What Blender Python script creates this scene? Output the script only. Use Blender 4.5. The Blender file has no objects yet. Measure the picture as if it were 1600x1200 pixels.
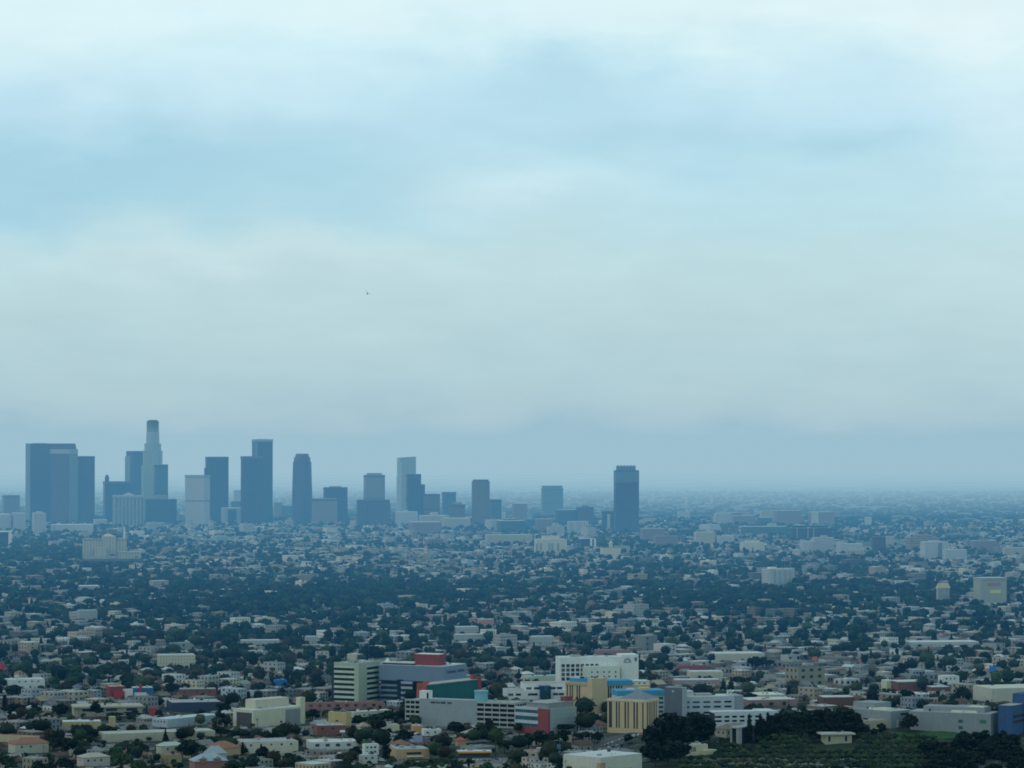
# Hazy city basin seen from a hillside: downtown skyline, hospital cluster, houses and trees.
import bpy, math, random
import numpy as np
from mathutils import Vector, noise as mnoise

RND = random.Random(11)
NPR = np.random.default_rng(5)
scene = bpy.context.scene
COL = scene.collection
PI = math.pi

# ------------------------------------------------------------------ camera geometry
FPX = 5000.0                      # focal length in pixels of a 1600 wide frame
PITCH = math.atan(83.0 / FPX)
CAMZ = 345.0
CP, SP = math.cos(PITCH), math.sin(PITCH)

HILLS = [(215.0, 2330.0, 150.0, 85.0, 15.0), (420.0, 2300.0, 170.0, 100.0, 13.0)]
_GY = [-4000, 500, 1500, 2200, 3000, 5000, 9600, 15000, 25000, 30000, 40000, 62000]
_GZ = [250, 220, 150, 120, 112, 98, 86, 48, -32, -62, -117, -300]

def ground(x, y):
    z = float(np.interp(y, _GY, _GZ))
    if y < 3200:
        for hx, hy, sx, sy, h in HILLS:
            z += h * math.exp(-((x - hx) / sx) ** 2 - ((y - hy) / sy) ** 2)
    if y < 9000:
        f = min(1.0, max(0.0, (y - 2600) / 900.0))
        z += f * 5.0 * mnoise.noise(Vector((x / 700.0, y / 700.0, 3.3)))
    return z

def ray(px, py):
    cx, cy = (px - 800) / FPX, (600 - py) / FPX
    return (cx, CP - cy * SP, SP + cy * CP)

def P(px, py):
    """ground point seen at this pixel of the photograph"""
    d = ray(px, py)
    t, step = 1200.0, 12.0
    while t < 58000:
        if CAMZ + d[2] * t < ground(d[0] * t, d[1] * t):
            break
        step = 12.0 if t < 6000 else t * 0.004
        t += step
    a, b = t - step, t
    for _ in range(22):
        m = (a + b) / 2
        if CAMZ + d[2] * m < ground(d[0] * m, d[1] * m): b = m
        else: a = m
    return Vector((d[0] * b, d[1] * b, ground(d[0] * b, d[1] * b)))

def proj(x, y, z):
    z -= CAMZ
    dep = y * CP + z * SP
    up = -y * SP + z * CP
    return 800 + FPX * x / dep, 600 - FPX * up / dep

def zat(x, y, py):
    d = ray(800, py)
    return CAMZ + y / d[1] * d[2]

# ------------------------------------------------------------------ materials
MATS = {}
def _nodes(name):
    m = bpy.data.materials.new(name); m.use_nodes = True
    nt = m.node_tree; nt.nodes.clear()
    out = nt.nodes.new('ShaderNodeOutputMaterial')
    return m, nt, out
def N(nt, typ, **kw):
    n = nt.nodes.new(typ)
    for k, v in kw.items(): setattr(n, k, v)
    return n
def math_n(nt, op, a, b=None, c=None):
    n = nt.nodes.new('ShaderNodeMath'); n.operation = op
    for i, v in enumerate((a, b, c)):
        if v is None: continue
        if isinstance(v, (int, float)): n.inputs[i].default_value = v
        else: nt.links.new(v, n.inputs[i])
    return n.outputs[0]
def mixc(nt, fac, a, b, mode='MIX'):
    n = nt.nodes.new('ShaderNodeMix'); n.data_type = 'RGBA'; n.blend_type = mode
    for i, v in ((0, fac), (6, a), (7, b)):
        if isinstance(v, (int, float)): n.inputs[i].default_value = v
        elif isinstance(v, tuple): n.inputs[i].default_value = (*v[:3], 1)
        else: nt.links.new(v, n.inputs[i])
    return n.outputs[2]
def noise_n(nt, scale, detail=3, coord='Object', stretch=(1, 1, 1), rough=.55):
    tc = N(nt, 'ShaderNodeTexCoord'); mp = N(nt, 'ShaderNodeMapping')
    mp.inputs['Scale'].default_value = tuple(scale * s for s in stretch)
    nt.links.new(tc.outputs[coord], mp.inputs[0])
    nz = N(nt, 'ShaderNodeTexNoise'); nz.inputs['Scale'].default_value = 1
    nz.inputs['Detail'].default_value = detail; nz.inputs['Roughness'].default_value = rough
    nt.links.new(mp.outputs[0], nz.inputs['Vector'])
    return nz.outputs['Fac']
def finish(m, nt, out, col, rough=.8, spec=.2, metal=0.0):
    p = N(nt, 'ShaderNodeBsdfPrincipled')
    if isinstance(col, tuple): p.inputs['Base Color'].default_value = (*col[:3], 1)
    else: nt.links.new(col, p.inputs['Base Color'])
    p.inputs['Roughness'].default_value = rough
    p.inputs['Specular IOR Level'].default_value = spec
    p.inputs['Metallic'].default_value = metal
    nt.links.new(p.outputs[0], out.inputs['Surface'])
    return m
def grime(nt, col, var, scale=.25):
    a = noise_n(nt, scale, 4)
    b = noise_n(nt, scale * 2.2, 2, stretch=(1, 1, .12))
    f = math_n(nt, 'ADD', math_n(nt, 'MULTIPLY', a, .6), math_n(nt, 'MULTIPLY', b, .4))
    f = math_n(nt, 'MULTIPLY_ADD', math_n(nt, 'SUBTRACT', f, .5), 2 * var * 1.6, 1.0)
    n = N(nt, 'ShaderNodeVectorMath', operation='SCALE')
    if isinstance(col, tuple): n.inputs[0].default_value = col[:3]
    else: nt.links.new(col, n.inputs[0])
    nt.links.new(f, n.inputs['Scale'])
    return n.outputs[0]
def paint(name, col, rough=.8, var=.16, scale=.2, spec=.2):
    if name in MATS: return MATS[name]
    m, nt, out = _nodes(name)
    MATS[name] = finish(m, nt, out, grime(nt, col, var, scale), rough, spec)
    return MATS[name]
def rgbmat(col, var=.16):
    return paint('wall_paint_%d_%d_%d' % tuple(int(c * 100) for c in col), col, var=var)
def band(nt, x, per, lo, hi):
    f = math_n(nt, 'FRACT', math_n(nt, 'DIVIDE', x, per))
    return math_n(nt, 'MULTIPLY', math_n(nt, 'GREATER_THAN', f, lo), math_n(nt, 'LESS_THAN', f, hi))
def facade(name, wall, glass, du=3.2, dv=3.8, u=(.2, .8), v=(.3, .75), rough=.45, var=.12):
    """storeys and bays of glazing laid out in metres over the wall"""
    if name in MATS: return MATS[name]
    m, nt, out = _nodes(name)
    uv = N(nt, 'ShaderNodeUVMap'); uv.uv_map = 'UVMap'
    sx = N(nt, 'ShaderNodeSeparateXYZ'); nt.links.new(uv.outputs[0], sx.inputs[0])
    k = math_n(nt, 'MULTIPLY', band(nt, sx.outputs[0], du, *u), band(nt, sx.outputs[1], dv, *v))
    k = math_n(nt, 'MULTIPLY', k, math_n(nt, 'GREATER_THAN', sx.outputs[1], .4))
    wcol = grime(nt, wall, var, .06)
    # single panes differ in brightness (blinds)
    wn = N(nt, 'ShaderNodeTexWhiteNoise', noise_dimensions='2D')
    cell = N(nt, 'ShaderNodeCombineXYZ')
    nt.links.new(math_n(nt, 'FLOOR', math_n(nt, 'DIVIDE', sx.outputs[0], du)), cell.inputs[0])
    nt.links.new(math_n(nt, 'FLOOR', math_n(nt, 'DIVIDE', sx.outputs[1], dv)), cell.inputs[1])
    nt.links.new(cell.outputs[0], wn.inputs['Vector'])
    gcol = mixc(nt, math_n(nt, 'MULTIPLY', wn.outputs['Value'], .35), glass, wall)
    MATS[name] = finish(m, nt, out, mixc(nt, k, wcol, gcol), rough, .3)
    return MATS[name]
def objcol(name, var=.16, scale=.3, rough=.85):
    if name in MATS: return MATS[name]
    m, nt, out = _nodes(name)
    oi = N(nt, 'ShaderNodeObjectInfo')
    MATS[name] = finish(m, nt, out, grime(nt, oi.outputs['Color'], var, scale), rough, .15)
    return MATS[name]
def leafmat(name, attr=False):
    if name in MATS: return MATS[name]
    m, nt, out = _nodes(name)
    if attr:
        a = N(nt, 'ShaderNodeAttribute'); a.attribute_name = 'Col'; col = a.outputs['Color']
    else:
        a = N(nt, 'ShaderNodeObjectInfo'); col = a.outputs['Color']
    nz = noise_n(nt, .55 if not attr else .12, 3)
    f = math_n(nt, 'MULTIPLY_ADD', nz, 1.7, .15)
    s = N(nt, 'ShaderNodeVectorMath', operation='SCALE'); nt.links.new(col, s.inputs[0]); nt.links.new(f, s.inputs['Scale'])
    MATS[name] = finish(m, nt, out, s.outputs[0], .75, .1)
    return MATS[name]
def citymat(name):
    if name in MATS: return MATS[name]
    m, nt, out = _nodes(name)
    a = N(nt, 'ShaderNodeAttribute'); a.attribute_name = 'Col'
    uv = N(nt, 'ShaderNodeUVMap'); uv.uv_map = 'UVMap'
    sx = N(nt, 'ShaderNodeSeparateXYZ'); nt.links.new(uv.outputs[0], sx.inputs[0])
    k = math_n(nt, 'MULTIPLY', band(nt, sx.outputs[0], 3.4, .3, .72), band(nt, sx.outputs[1], 3.0, .35, .78))
    k = math_n(nt, 'MULTIPLY', k, math_n(nt, 'GREATER_THAN', sx.outputs[1], .4))
    col = mixc(nt, math_n(nt, 'MULTIPLY', k, .8), a.outputs['Color'], (.03, .04, .05))
    MATS[name] = finish(m, nt, out, grime(nt, col, .14, .1), .85, .15)
    return MATS[name]

WHITE = paint('white_render', (.70, .71, .66))
DARKGLASS = paint('dark_window_glass', (.018, .03, .045), rough=.25, var=.3, spec=.4)
TEALGLASS = paint('teal_window_glass', (.03, .10, .12), rough=.3, var=.3, spec=.4)
GLASS_MID = paint('mid_window_glass', (.035, .055, .065), rough=.25, var=.3, spec=.4)
GLASS_BLIND = paint('window_with_blind', (.085, .09, .085), rough=.5, var=.3)
ROOFGREY = paint('grey_flat_roofing', (.36, .36, .345), var=.35, scale=.12)
ROOFWHITE = paint('white_flat_roofing', (.56, .57, .55), var=.32, scale=.12)
METALGREY = paint('grey_plant_metal', (.30, .31, .31), rough=.6)
BARK = paint('tree_bark', (.07, .05, .035), var=.3, scale=1.0)
LEAF = leafmat('leaf_green')
LEAF_FAR = leafmat('leaf_green_far', True)
CITY = citymat('city_walls_and_roofs')
OWALL = objcol('painted_wall')
OROOF = objcol('roof_covering', .22)
OCAR = objcol('car_paint', .05, rough=.35)

# ------------------------------------------------------------------ mesh helpers
class MB:
    def __init__(s): s.v, s.f, s.uv = [], [], []
    def quad(s, pts, uv=None):
        n = len(s.v); s.v.extend(pts); s.f.append(tuple(range(n, n + len(pts))))
        s.uv.extend(uv or [(0, -9)] * len(pts))
    def box(s, x0, x1, y0, y1, z0, z1, bottom=False):
        W, D, H = x1 - x0, y1 - y0, z1 - z0
        a, b, c, d = (x0, y0), (x1, y0), (x1, y1), (x0, y1)
        n = len(s.v)
        s.v += [(*p, z0) for p in (a, b, c, d)] + [(*p, z1) for p in (a, b, c, d)]
        for i, L in ((0, W), (1, D), (2, W), (3, D)):
            j = (i + 1) % 4
            s.f.append((n + i, n + j, n + 4 + j, n + 4 + i)); s.uv += [(0, z0), (L, z0), (L, z1), (0, z1)]
        s.f.append((n + 4, n + 5, n + 6, n + 7)); s.uv += [(0, -9)] * 4
        s.f.append((n + 3, n + 2, n + 1, n)); s.uv += [(0, -9)] * 4
        return s
    def prism(s, poly, z0, z1, top=None):
        """poly: ccw ground outline; top: outline at z1 (taper) or None"""
        top = top or poly; k = len(poly); n = len(s.v)
        s.v += [(*p, z0) for p in poly] + [(*p, z1) for p in top]
        u = 0
        for i in range(k):
            j = (i + 1) % k
            L = math.dist(poly[i], poly[j])
            s.f.append((n + i, n + j, n + k + j, n + k + i)); s.uv += [(u, z0), (u + L, z0), (u + L, z1), (u, z1)]; u += L
        s.f.append(tuple(n + k + i for i in range(k))); s.uv += [(0, -9)] * k
        s.f.append(tuple(n + i for i in reversed(range(k)))); s.uv += [(0, -9)] * k
        return s
    def hip(s, x0, x1, y0, y1, z0, h, ov=.5, gable=False):
        x0 -= ov; x1 += ov; y0 -= ov; y1 += ov
        n = len(s.v)
        if x1 - x0 >= y1 - y0:
            t = 0 if gable else min((y1 - y0) / 2, (x1 - x0) / 2 - .3); m = (y0 + y1) / 2
            r = [(x0 + t, m, z0 + h), (x1 - t, m, z0 + h)]
            fs = [(0, 1, 5, 4), (1, 2, 5), (2, 3, 4, 5), (3, 0, 4)]
        else:
            t = 0 if gable else min((x1 - x0) / 2, (y1 - y0) / 2 - .3); m = (x0 + x1) / 2
            r = [(m, y0 + t, z0 + h), (m, y1 - t, z0 + h)]
            fs = [(0, 1, 4), (1, 2, 5, 4), (2, 3, 5), (3, 0, 4, 5)]
        s.v += [(x0, y0, z0), (x1, y0, z0), (x1, y1, z0), (x0, y1, z0)] + r
        for f in fs + [(3, 2, 1, 0)]:
            s.f.append(tuple(n + i for i in f)); s.uv += [(0, -9)] * len(f)
        return s
    def tube(s, pts, rad, seg=7):
        n = len(s.v)
        for i, p in enumerate(pts):
            p = Vector(p); d = (Vector(pts[min(i + 1, len(pts) - 1)]) - Vector(pts[max(i - 1, 0)])).normalized()
            u = d.orthogonal().normalized(); w = d.cross(u)
            for k in range(seg):
                a = 2 * PI * k / seg
                s.v.append(tuple(p + (u * math.cos(a) + w * math.sin(a)) * rad[i]))
        for i in range(len(pts) - 1):
            for k in range(seg):
                j = (k + 1) % seg
                s.f.append((n + i * seg + k, n + i * seg + j, n + (i + 1) * seg + j, n + (i + 1) * seg + k)); s.uv += [(0, -9)] * 4
        e = n + (len(pts) - 1) * seg
        s.f.append(tuple(e + k for k in range(seg))); s.uv += [(0, -9)] * seg
        return s
    def mesh(s, name, mat):
        me = bpy.data.meshes.new(name); me.from_pydata(s.v, [], s.f)
        l = me.uv_layers.new(name='UVMap'); l.data.foreach_set('uv', np.array(s.uv, 'f').ravel())
        me.materials.append(mat); me.update()
        return me
def obj(name, me, parent=None, loc=(0, 0, 0), rz=0.0, color=None, label=None):
    o = bpy.data.objects.new(name, me); COL.objects.link(o)
    if parent is not None: o.parent = parent
    o.location = loc; o.rotation_euler = (0, 0, rz)
    if color: o.color = (*color[:3], 1)
    if label: o['label'] = label
    return o
def part(root, name, mb, mat, **kw): return obj(name, mb.mesh(name, mat), root, **kw)
def thing(name, label, cat, loc, rz=0.0, group=None):
    o = obj(name, None, None, loc, rz); o['label'] = label; o['category'] = cat
    if group: o['group'] = group
    return o

# ------------------------------------------------------------------ placed buildings
RECTS = []        # occupied footprints: x, y, cos, sin, W, D
GUARD = []        # pixel spans of buildings that the photo shows clear of obstructions: x0, x1, ybase, distance
ANCHOR = []       # (phrase, px, py) names one can find, for the labels of the smaller things
def anchor(phrase, px, py): ANCHOR.append((phrase, px, py))

class Site:
    """a building whose nearest corner stands at pixel (xc, yb); local x runs right and away, local y left and away"""
    def __init__(s, name, label, cat, xc, yb, rz, xl=None, xr=None, W=None, D=None, clear=None, group=None, dist=None):
        if dist:
            d = ray(xc, yb); k = dist / d[1]; s.C = Vector((d[0] * k, dist, 0)); s.C.z = ground(s.C.x, s.C.y)
        else:
            s.C = P(xc, yb)
        s.rz = math.radians(rz); s.c, s.s = math.cos(s.rz), math.sin(s.rz)
        s.X, s.Y = s.C.x, s.C.y
        dep = (s.Y * CP + (s.C.z - CAMZ) * SP) / s.Y
        s.t = lambda px: (px - 800) / FPX * dep
        s.W = W if W is not None else s.ux(xr)
        s.D = D if D is not None else s.uy(xl)
        s.root = thing(name, label, cat, s.C, s.rz, group)
        RECTS.append((s.X, s.Y, s.c, s.s, s.W, s.D))
        a = [proj(s.X + u * s.c - v * s.s, s.Y + u * s.s + v * s.c, s.C.z)[0] for u in (0, s.W) for v in (0, s.D)]
        GUARD.append((min(a), max(a), clear if clear is not None else yb, s.Y))
    def ux(s, px): t = s.t(px); return (t * s.Y - s.X) / (s.c - t * s.s)      # along the right face
    def uy(s, px): t = s.t(px); return (s.X - t * s.Y) / (s.s + t * s.c)      # along the left face
    def h(s, py, u=0.0, v=0.0):
        y = s.Y + u * s.s + v * s.c
        return zat(0, y, py) - s.C.z
    def part(s, name, mb, mat, **kw): return part(s.root, name, mb, mat, **kw)
    def box(s, name, mat, x0, x1, y0, y1, z0, z1, **kw): return s.part(name, MB().box(x0, x1, y0, y1, z0, z1), mat, **kw)
    def windows(s, face, us, zs, w, h, mat, plane=0.0, name='window', proud=.08):
        """one pane object per opening; face F is local y=plane, face L is local x=plane"""
        mb = MB().box(-w / 2, w / 2, -proud, .12, -h / 2, h / 2) if face == 'F' else MB().box(-proud, .12, -w / 2, w / 2, -h / 2, h / 2)
        mats = [mat, mat, GLASS_MID, GLASS_BLIND] if mat is DARKGLASS and len(us) * len(zs) > 2 else [mat]
        ms = [mb.mesh(name, m_) for m_ in mats]
        for u in us:
            for z in zs:
                me = RND.choice(ms)
                obj(name, me, s.root, (u, plane, z) if face == 'F' else (plane, u, z))

def clutter(s, z, n, x0=None, x1=None, y0=None, y1=None):
    """small plant boxes and vents on a flat roof"""
    x0 = 1.5 if x0 is None else x0; y0 = 1.5 if y0 is None else y0; x1 = s.W - 3.5 if x1 is None else x1; y1 = s.D - 3.5 if y1 is None else y1
    for k in range(n):
        if x1 <= x0 or y1 <= y0: return
        x, y, w, d, h = RND.uniform(x0, x1), RND.uniform(y0, y1), RND.uniform(.8, 3.0), RND.uniform(.8, 2.6), RND.uniform(.6, 1.9)
        s.box('roof_unit', RND.choice((METALGREY, ROOFGREY, WHITE, paint('dark_louvres', (.05, .06, .07)))), x, x + w, y, y + d, z - .05, z + h)

def lin(a, b, n): return [a + (b - a) * (i + .5) / n for i in range(n)]

# ================================================================== hospital and office cluster
CREAM = paint('cream_render', (.58, .44, .27), var=.12)
CREAMDK = paint('tan_render', (.46, .34, .20), var=.12)
GREENCONC = paint('pale_green_concrete', (.40, .46, .34), var=.14)
GREENBAND = paint('pale_green_spandrel', (.52, .58, .44), var=.14)
CORRGREY = paint('grey_blue_metal_cladding', (.18, .25, .33), var=.1, rough=.5)
REDPANEL = paint('brick_red_panel', (.27, .07, .075), var=.15)
CONC = paint('pale_concrete', (.40, .42, .40), var=.16)
BLUEROOF = paint('blue_roof_sheet', (.07, .30, .46), var=.12)
SLATE = paint('slate_grey_wall', (.13, .15, .18), var=.12)

def garage_face(s, face, u0, u1, n, pitch, z0, band_h, wid):
    """open parking decks: light parapet bands and columns in front of a dark interior"""
    for k in range(n + 1):
        z = z0 + k * pitch
        mb = MB().box(u0, u1, -.45, .4, z - band_h, z) if face == 'F' else MB().box(-.45, .4, u0, u1, z - band_h, z)
        s.part('parapet', mb, CONC)
    m = max(1, round((u1 - u0) / wid))
    for i in range(m + 1):
        u = u0 + (u1 - u0) * i / m
        mb = MB().box(u - .28, u + .28, -.35, .3, z0 - band_h, z0 + n * pitch) if face == 'F' else MB().box(-.35, .3, u - .28, u + .28, z0 - band_h, z0 + n * pitch)
        s.part('column', mb, CONC)

# --- pale green banded office block
s = Site('office_building', 'pale green office block with stacked horizontal window bands beside grey metal hospital', 'office building',
         560, 1103, 62, xl=522, xr=594, clear=1096)
H = s.h(1036)
s.box('glazing', DARKGLASS, .9, s.W - .5, .9, s.D - .5, -4, H - 1)
pu, pv = s.ux(573) - .5, s.uy(554)
for k in range(8):
    z = H - 2.6 - k * 4.35
    s.box('spandrel', GREENBAND, -.15, .9, pv, s.D, z - 2.0, z)
    s.box('spandrel', GREENBAND, pu, s.W, -.15, .9, z - 2.0, z)
s.part('pier', MB().prism([(-.5, pv), (-.5, -.5), (pu, -.5), (pu, 1.5), (1.5, 1.5), (1.5, pv)], -4, H), GREENCONC)
s.box('parapet', GREENCONC, -.2, 1.2, pv, s.D + .05, H - 2.4, H + .05)
s.box('parapet', GREENCONC, pu, s.W + .05, -.2, 1.2, H - 2.4, H + .05)
s.box('roof', ROOFGREY, 1.2, s.W - .6, 1.2, s.D - .6, H - 1, H - .3)
s.box('stair_tower', paint('dark_stair_cladding', (.035, .045, .07)), 3.5, 12, s.D, s.D + 4.6, -4, H - .6)
s.box('roof_unit', METALGREY, 4, 10, 6, 13, H - .4, H + 2.2)
s.box('roof_unit', ROOFWHITE, 13, 18, 3, 8, H - .4, H + 1.6)
clutter(s, H - .3, 6)
anchor('the green banded office block', 558, 1070)

# --- grey metal clad hospital with red roof box
s = Site('hospital_building', 'grey metal clad hospital with red roof box beside green banded office block', 'hospital', 694, 1104, 64, xl=592, xr=729, clear=1092)
zt, zm = s.h(1042), s.h(1066)
dep = 14.0
s.box('upper_wall', CORRGREY, 0, s.W, 0, s.D, zm, zt)
s.box('glazing', DARKGLASS, 2.0, s.W - 4, 1.0, s.D - 1, -4, zm)
for k in range(4):
    z = zm - 3.6 - k * 4.4
    s.box('spandrel', paint('blue_grey_spandrel', (.20, .27, .34)), 1.4, 2.2, s.uy(622), s.D - .6, z - 1.7, z)
s.box('stair_shaft', paint('dark_blue_shaft', (.012, .025, .06), rough=.4), -2.4, 2.4, s.uy(630), s.uy(622.5), -4, zm + 1.0)
b0, b1 = s.uy(648), s.uy(630.4)
s.box('bay', DARKGLASS, -4.0, 2.0, b0 + .3, b1 - .3, -4, zm - .4)
for k in range(6):
    z = zm - .2 - k * 4.4
    s.box('spandrel', paint('grey_bay_spandrel', (.36, .42, .46)), -4.5, -3.9, b0, b1, z - 2.0, z)
s.box('roof', ROOFWHITE, .4, s.W - .4, .4, s.D - .4, zt, zt + .35)
s.box('roof_canopy', ROOFWHITE, 1, 10, s.uy(645), s.uy(594), zt + 1.7, zt + 2.5)
s.box('roof_unit', paint('dark_louvres', (.05, .06, .07)), 2, 9, s.uy(644), s.uy(596), zt + .35, zt + 1.7)
s.part('roof_lantern', MB().prism([(3, s.uy(598)), (3, s.uy(605)), (6, s.uy(605)), (6, s.uy(598))][::1], zt + 2.5, zt + 5.8,
       [(4.4, s.uy(601)), (4.4, s.uy(602)), (4.7, s.uy(602)), (4.7, s.uy(601))]), WHITE)
ra, rb = s.uy(681), s.uy(645)
x0 = 5.0
s.part('red_roof_box', MB().prism([(x0, rb), (x0, ra), (x0 + 12, ra), (x0 + 12, rb)], zt + .3, s.h(1022.5, 5, 20),
       [(x0 - .6, rb + 1.2), (x0 - .6, ra - 1.6), (x0 + 12, ra - 1.6), (x0 + 12, rb + 1.2)]), REDPANEL)
s.box('roof_trim', WHITE, x0, x0 + 11, ra, rb, s.h(1022.5, 5, 20) - .2, s.h(1022, 5, 20) + .25)
# lettering on the right end wall
def letters(site, text, u0, z, size, mat, name='lettering', face='F', plane=0.0):
    cu = bpy.data.curves.new(name, 'FONT'); cu.body = text; cu.size = size; cu.extrude = .06; cu.align_x = 'LEFT'
    tmp = bpy.data.objects.new(name, cu); COL.objects.link(tmp)
    dg = bpy.context.evaluated_depsgraph_get(); dg.update()
    me = bpy.data.meshes.new_from_object(tmp.evaluated_get(dg)); me.materials.clear(); me.materials.append(mat)
    bpy.data.objects.remove(tmp)
    o = obj(name, me, site.root)
    if face == 'F': o.rotation_euler = (PI / 2, 0, 0); o.location = (u0, plane - .1, z)
    else: o.rotation_euler = (PI / 2, 0, -PI / 2); o.location = (plane - .1, u0, z)
    return o
lm = paint('dark_blue_sign_letters', (.02, .04, .10))
letters(s, 'CHILDRENS', s.W * .12, zt - 6.2, 3.2, lm); letters(s, 'HOSPITAL', s.W * .58, zt - 6.2, 3.2, lm)
clutter(s, zt + .35, 7, 11, s.W - 3, 3, s.D * .45); clutter(s, zt + .35, 4, 11, s.W - 3, s.D * .5, s.D - 4)
anchor('the grey metal hospital', 660, 1060)

# --- green glass pavilion in front of it
s = Site('glass_building', 'low dark green glass building with sloping roof edge and red end wall', 'glass building', 665, 1117, 22, xl=658, xr=746, D=16, clear=1092)
h0, h1 = s.h(1070), s.h(1061, s.W, 0)
GG = facade('green_curtain_wall', (.035, .15, .15), (.02, .12, .125), 2.4, 60, (.12, 1.0), (0, 1), rough=.3)
mb = MB()
W, D = s.W, s.D
for pts, L in (([(0, 0, -4), (W, 0, -4), (W, 0, h1), (0, 0, h0)], W), ([(0, D, -4), (0, 0, -4), (0, 0, h0), (0, D, h0)], D),
               ([(W, 0, -4), (W, D, -4), (W, D, h1), (W, 0, h1)], D), ([(W, D, -4), (0, D, -4), (0, D, h0), (W, D, h1)], W)):
    mb.quad(pts, [(0, 1), (L, 1), (L, 15), (0, 15)])
s.part('curtain_wall', mb, GG)
mb = MB().quad([(-.5, -.5, h0), (W + .5, -.5, h1), (W + .5, D + .5, h1), (-.5, D + .5, h0)]).quad if False else MB()
mb.quad([(-.5, -.5, h0 + .05), (W + .5, -.5, h1 + .05), (W + .5, D + .5, h1 + .05), (-.5, D + .5, h0 + .05)])
mb.quad([(-.5, -.5, h0 - .5), (W + .5, -.5, h1 - .5), (W + .5, -.5, h1 + .05), (-.5, -.5, h0 + .05)])
s.part('roof', mb, ROOFGREY)
s.box('red_end_wall', REDPANEL, W + .1, W + 3.2, -.6, 8, h1 - 9.5, h1 + 1.4)
s.box('red_end_cap', REDPANEL, W - 3.5, W + .1, 2, 8, h1 - .5, h1 + 3.4)
# red steel frame at the entrance
fx = [s.ux(650), s.ux(657), s.ux(668)]
zf = s.h(1064)
s.part('red_frame', MB().box(fx[0], fx[0] + 2.2, -3.6, -1.4, -3, zf - 1.5).box(fx[0], fx[1] + 4, -3.4, -1.6, zf - 6.5, zf - 1.4)
       .box(fx[1] + .5, fx[1] + 3.5, -3.5, -1.5, -3, zf - 3).box(fx[1] + 2, fx[2], -3.3, -1.7, zf - 2.4, zf + .2), paint('orange_red_steel', (.50, .12, .08)))

# --- parking garage
s = Site('parking_garage', 'pale concrete parking garage with open decks and blank middle wall', 'parking garage', 804, 1139, 66, xl=634, xr=827, clear=1128)
H = s.h(1098); pitch = 3.75
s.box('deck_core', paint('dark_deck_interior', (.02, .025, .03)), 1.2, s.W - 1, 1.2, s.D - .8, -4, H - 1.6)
va, vb = s.uy(745), s.uy(656)
z0 = H - 5 * pitch
garage_face(s, 'L', -.3, va, 5, pitch, z0, 1.4, 6.4)
garage_face(s, 'L', vb, s.D + .2, 5, pitch, z0, 1.4, 4.6)
garage_face(s, 'F', .5, s.W, 5, pitch, z0, 1.7, 5.0)
s.box('blank_wall', paint('grey_green_render', (.30, .34, .35), var=.14), -.55, 1.6, va, vb, -4, H + .6)
vs = [s.uy(q) for q in (677, 685, 693, 703)]
s.windows('L', vs, [H - 2.1], 3.9, 1.4, DARKGLASS, plane=-.55, name='opening')
s.box('roof_deck', ROOFGREY, 1.0, s.W - .8, .8, s.D - .6, H - 1.7, H - .9)
s.box('stair_pavilion', WHITE, 2, 8, s.uy(669), s.uy(653.5), H - .9, s.h(1080, 5, 60))
s.box('pavilion_opening', DARKGLASS, 1.9, 2.2, s.uy(668), s.uy(665), H, s.h(1083, 5, 60))
mb = MB(); cx, cy = 12, s.uy(742)
ring = lambda r: [(cx + r * math.cos(2 * PI * k / 18), cy + r * math.sin(2 * PI * k / 18)) for k in range(18)]
mb.prism(ring(5.2), H - .9, s.h(1082, 12, 28)); mb.prism(ring(5.7), s.h(1082, 12, 28), s.h(1079, 12, 28))
s.part('water_tank', mb, paint('pale_blue_tank', (.20, .42, .48)))
clutter(s, H - .9, 6, 10, s.W - 6, 4, s.D - 8)
anchor('the concrete parking garage', 700, 1110)

# --- red and grey clinic on the corner
s = Site('clinic_building', 'corner clinic with brick red pier, teal window bands and grey gridded side', 'clinic', 857, 1147, 50, xl=805, xr=901, clear=1142)
H = s.h(1108.5)
s.box('side_wall', paint('grey_green_cladding', (.33, .38, .37)), .3, s.W, 0, s.D - .2, -4, H)
vr = s.uy(841)
s.box('red_pier', REDPANEL, -.5, 1.0, -.4, vr, -4, H + .2)
s.box('red_pier_return', REDPANEL, 1.0, 1.4, -.4, .0, -4, H + .2)
s.box('red_base', REDPANEL, -.3, .4, vr, s.D, -4, s.h(1137.5))
for za, zb in ((1106.5, 1111), (1116, 1121), (1127.5, 1132.5)):
    s.box('spandrel', paint('pale_blue_grey_band', (.46, .52, .54)), -.35, .35, vr, s.D, s.h(zb), s.h(za))
for za, zb in ((1111, 1116), (1121, 1127.5), (1132.5, 1137.5)):
    for v in lin(vr, s.D, 3):
        s.box('window', TEALGLASS, 0, .32, v - 3.6, v + 3.6, s.h(zb), s.h(za))
s.windows('F', lin(4, s.W - 1, 11), [H - 3.2 - k * 3.5 for k in range(5)], 1.3, .95, paint('small_pale_panes', (.40, .47, .47)), proud=.1)
s.box('roof', ROOFGREY, .8, s.W - .5, .8, s.D - .6, H, H + .3)
s.box('penthouse', facade('grille_louvre', (.34, .38, .38), (.10, .12, .13), 1.1, 50, (.3, .75), (0, 1)), 2.5, s.W - 2, 2.5, s.D * .72, H + .3, H + 3.9)
s.box('penthouse_roof', ROOFGREY, 2.0, s.W - 1.5, 2.0, s.D * .72 + .5, H + 3.9, H + 4.5)
s.box('red_block', REDPANEL, s.W - 9, s.W - .8, 3.2, 9, H + .3, s.h(1088, s.W - 5, 4))
clutter(s, H + 4.5, 5, 3, s.W - 4, 3, s.D * .7 - 3)
anchor('the red-cornered clinic', 850, 1125)

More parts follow.
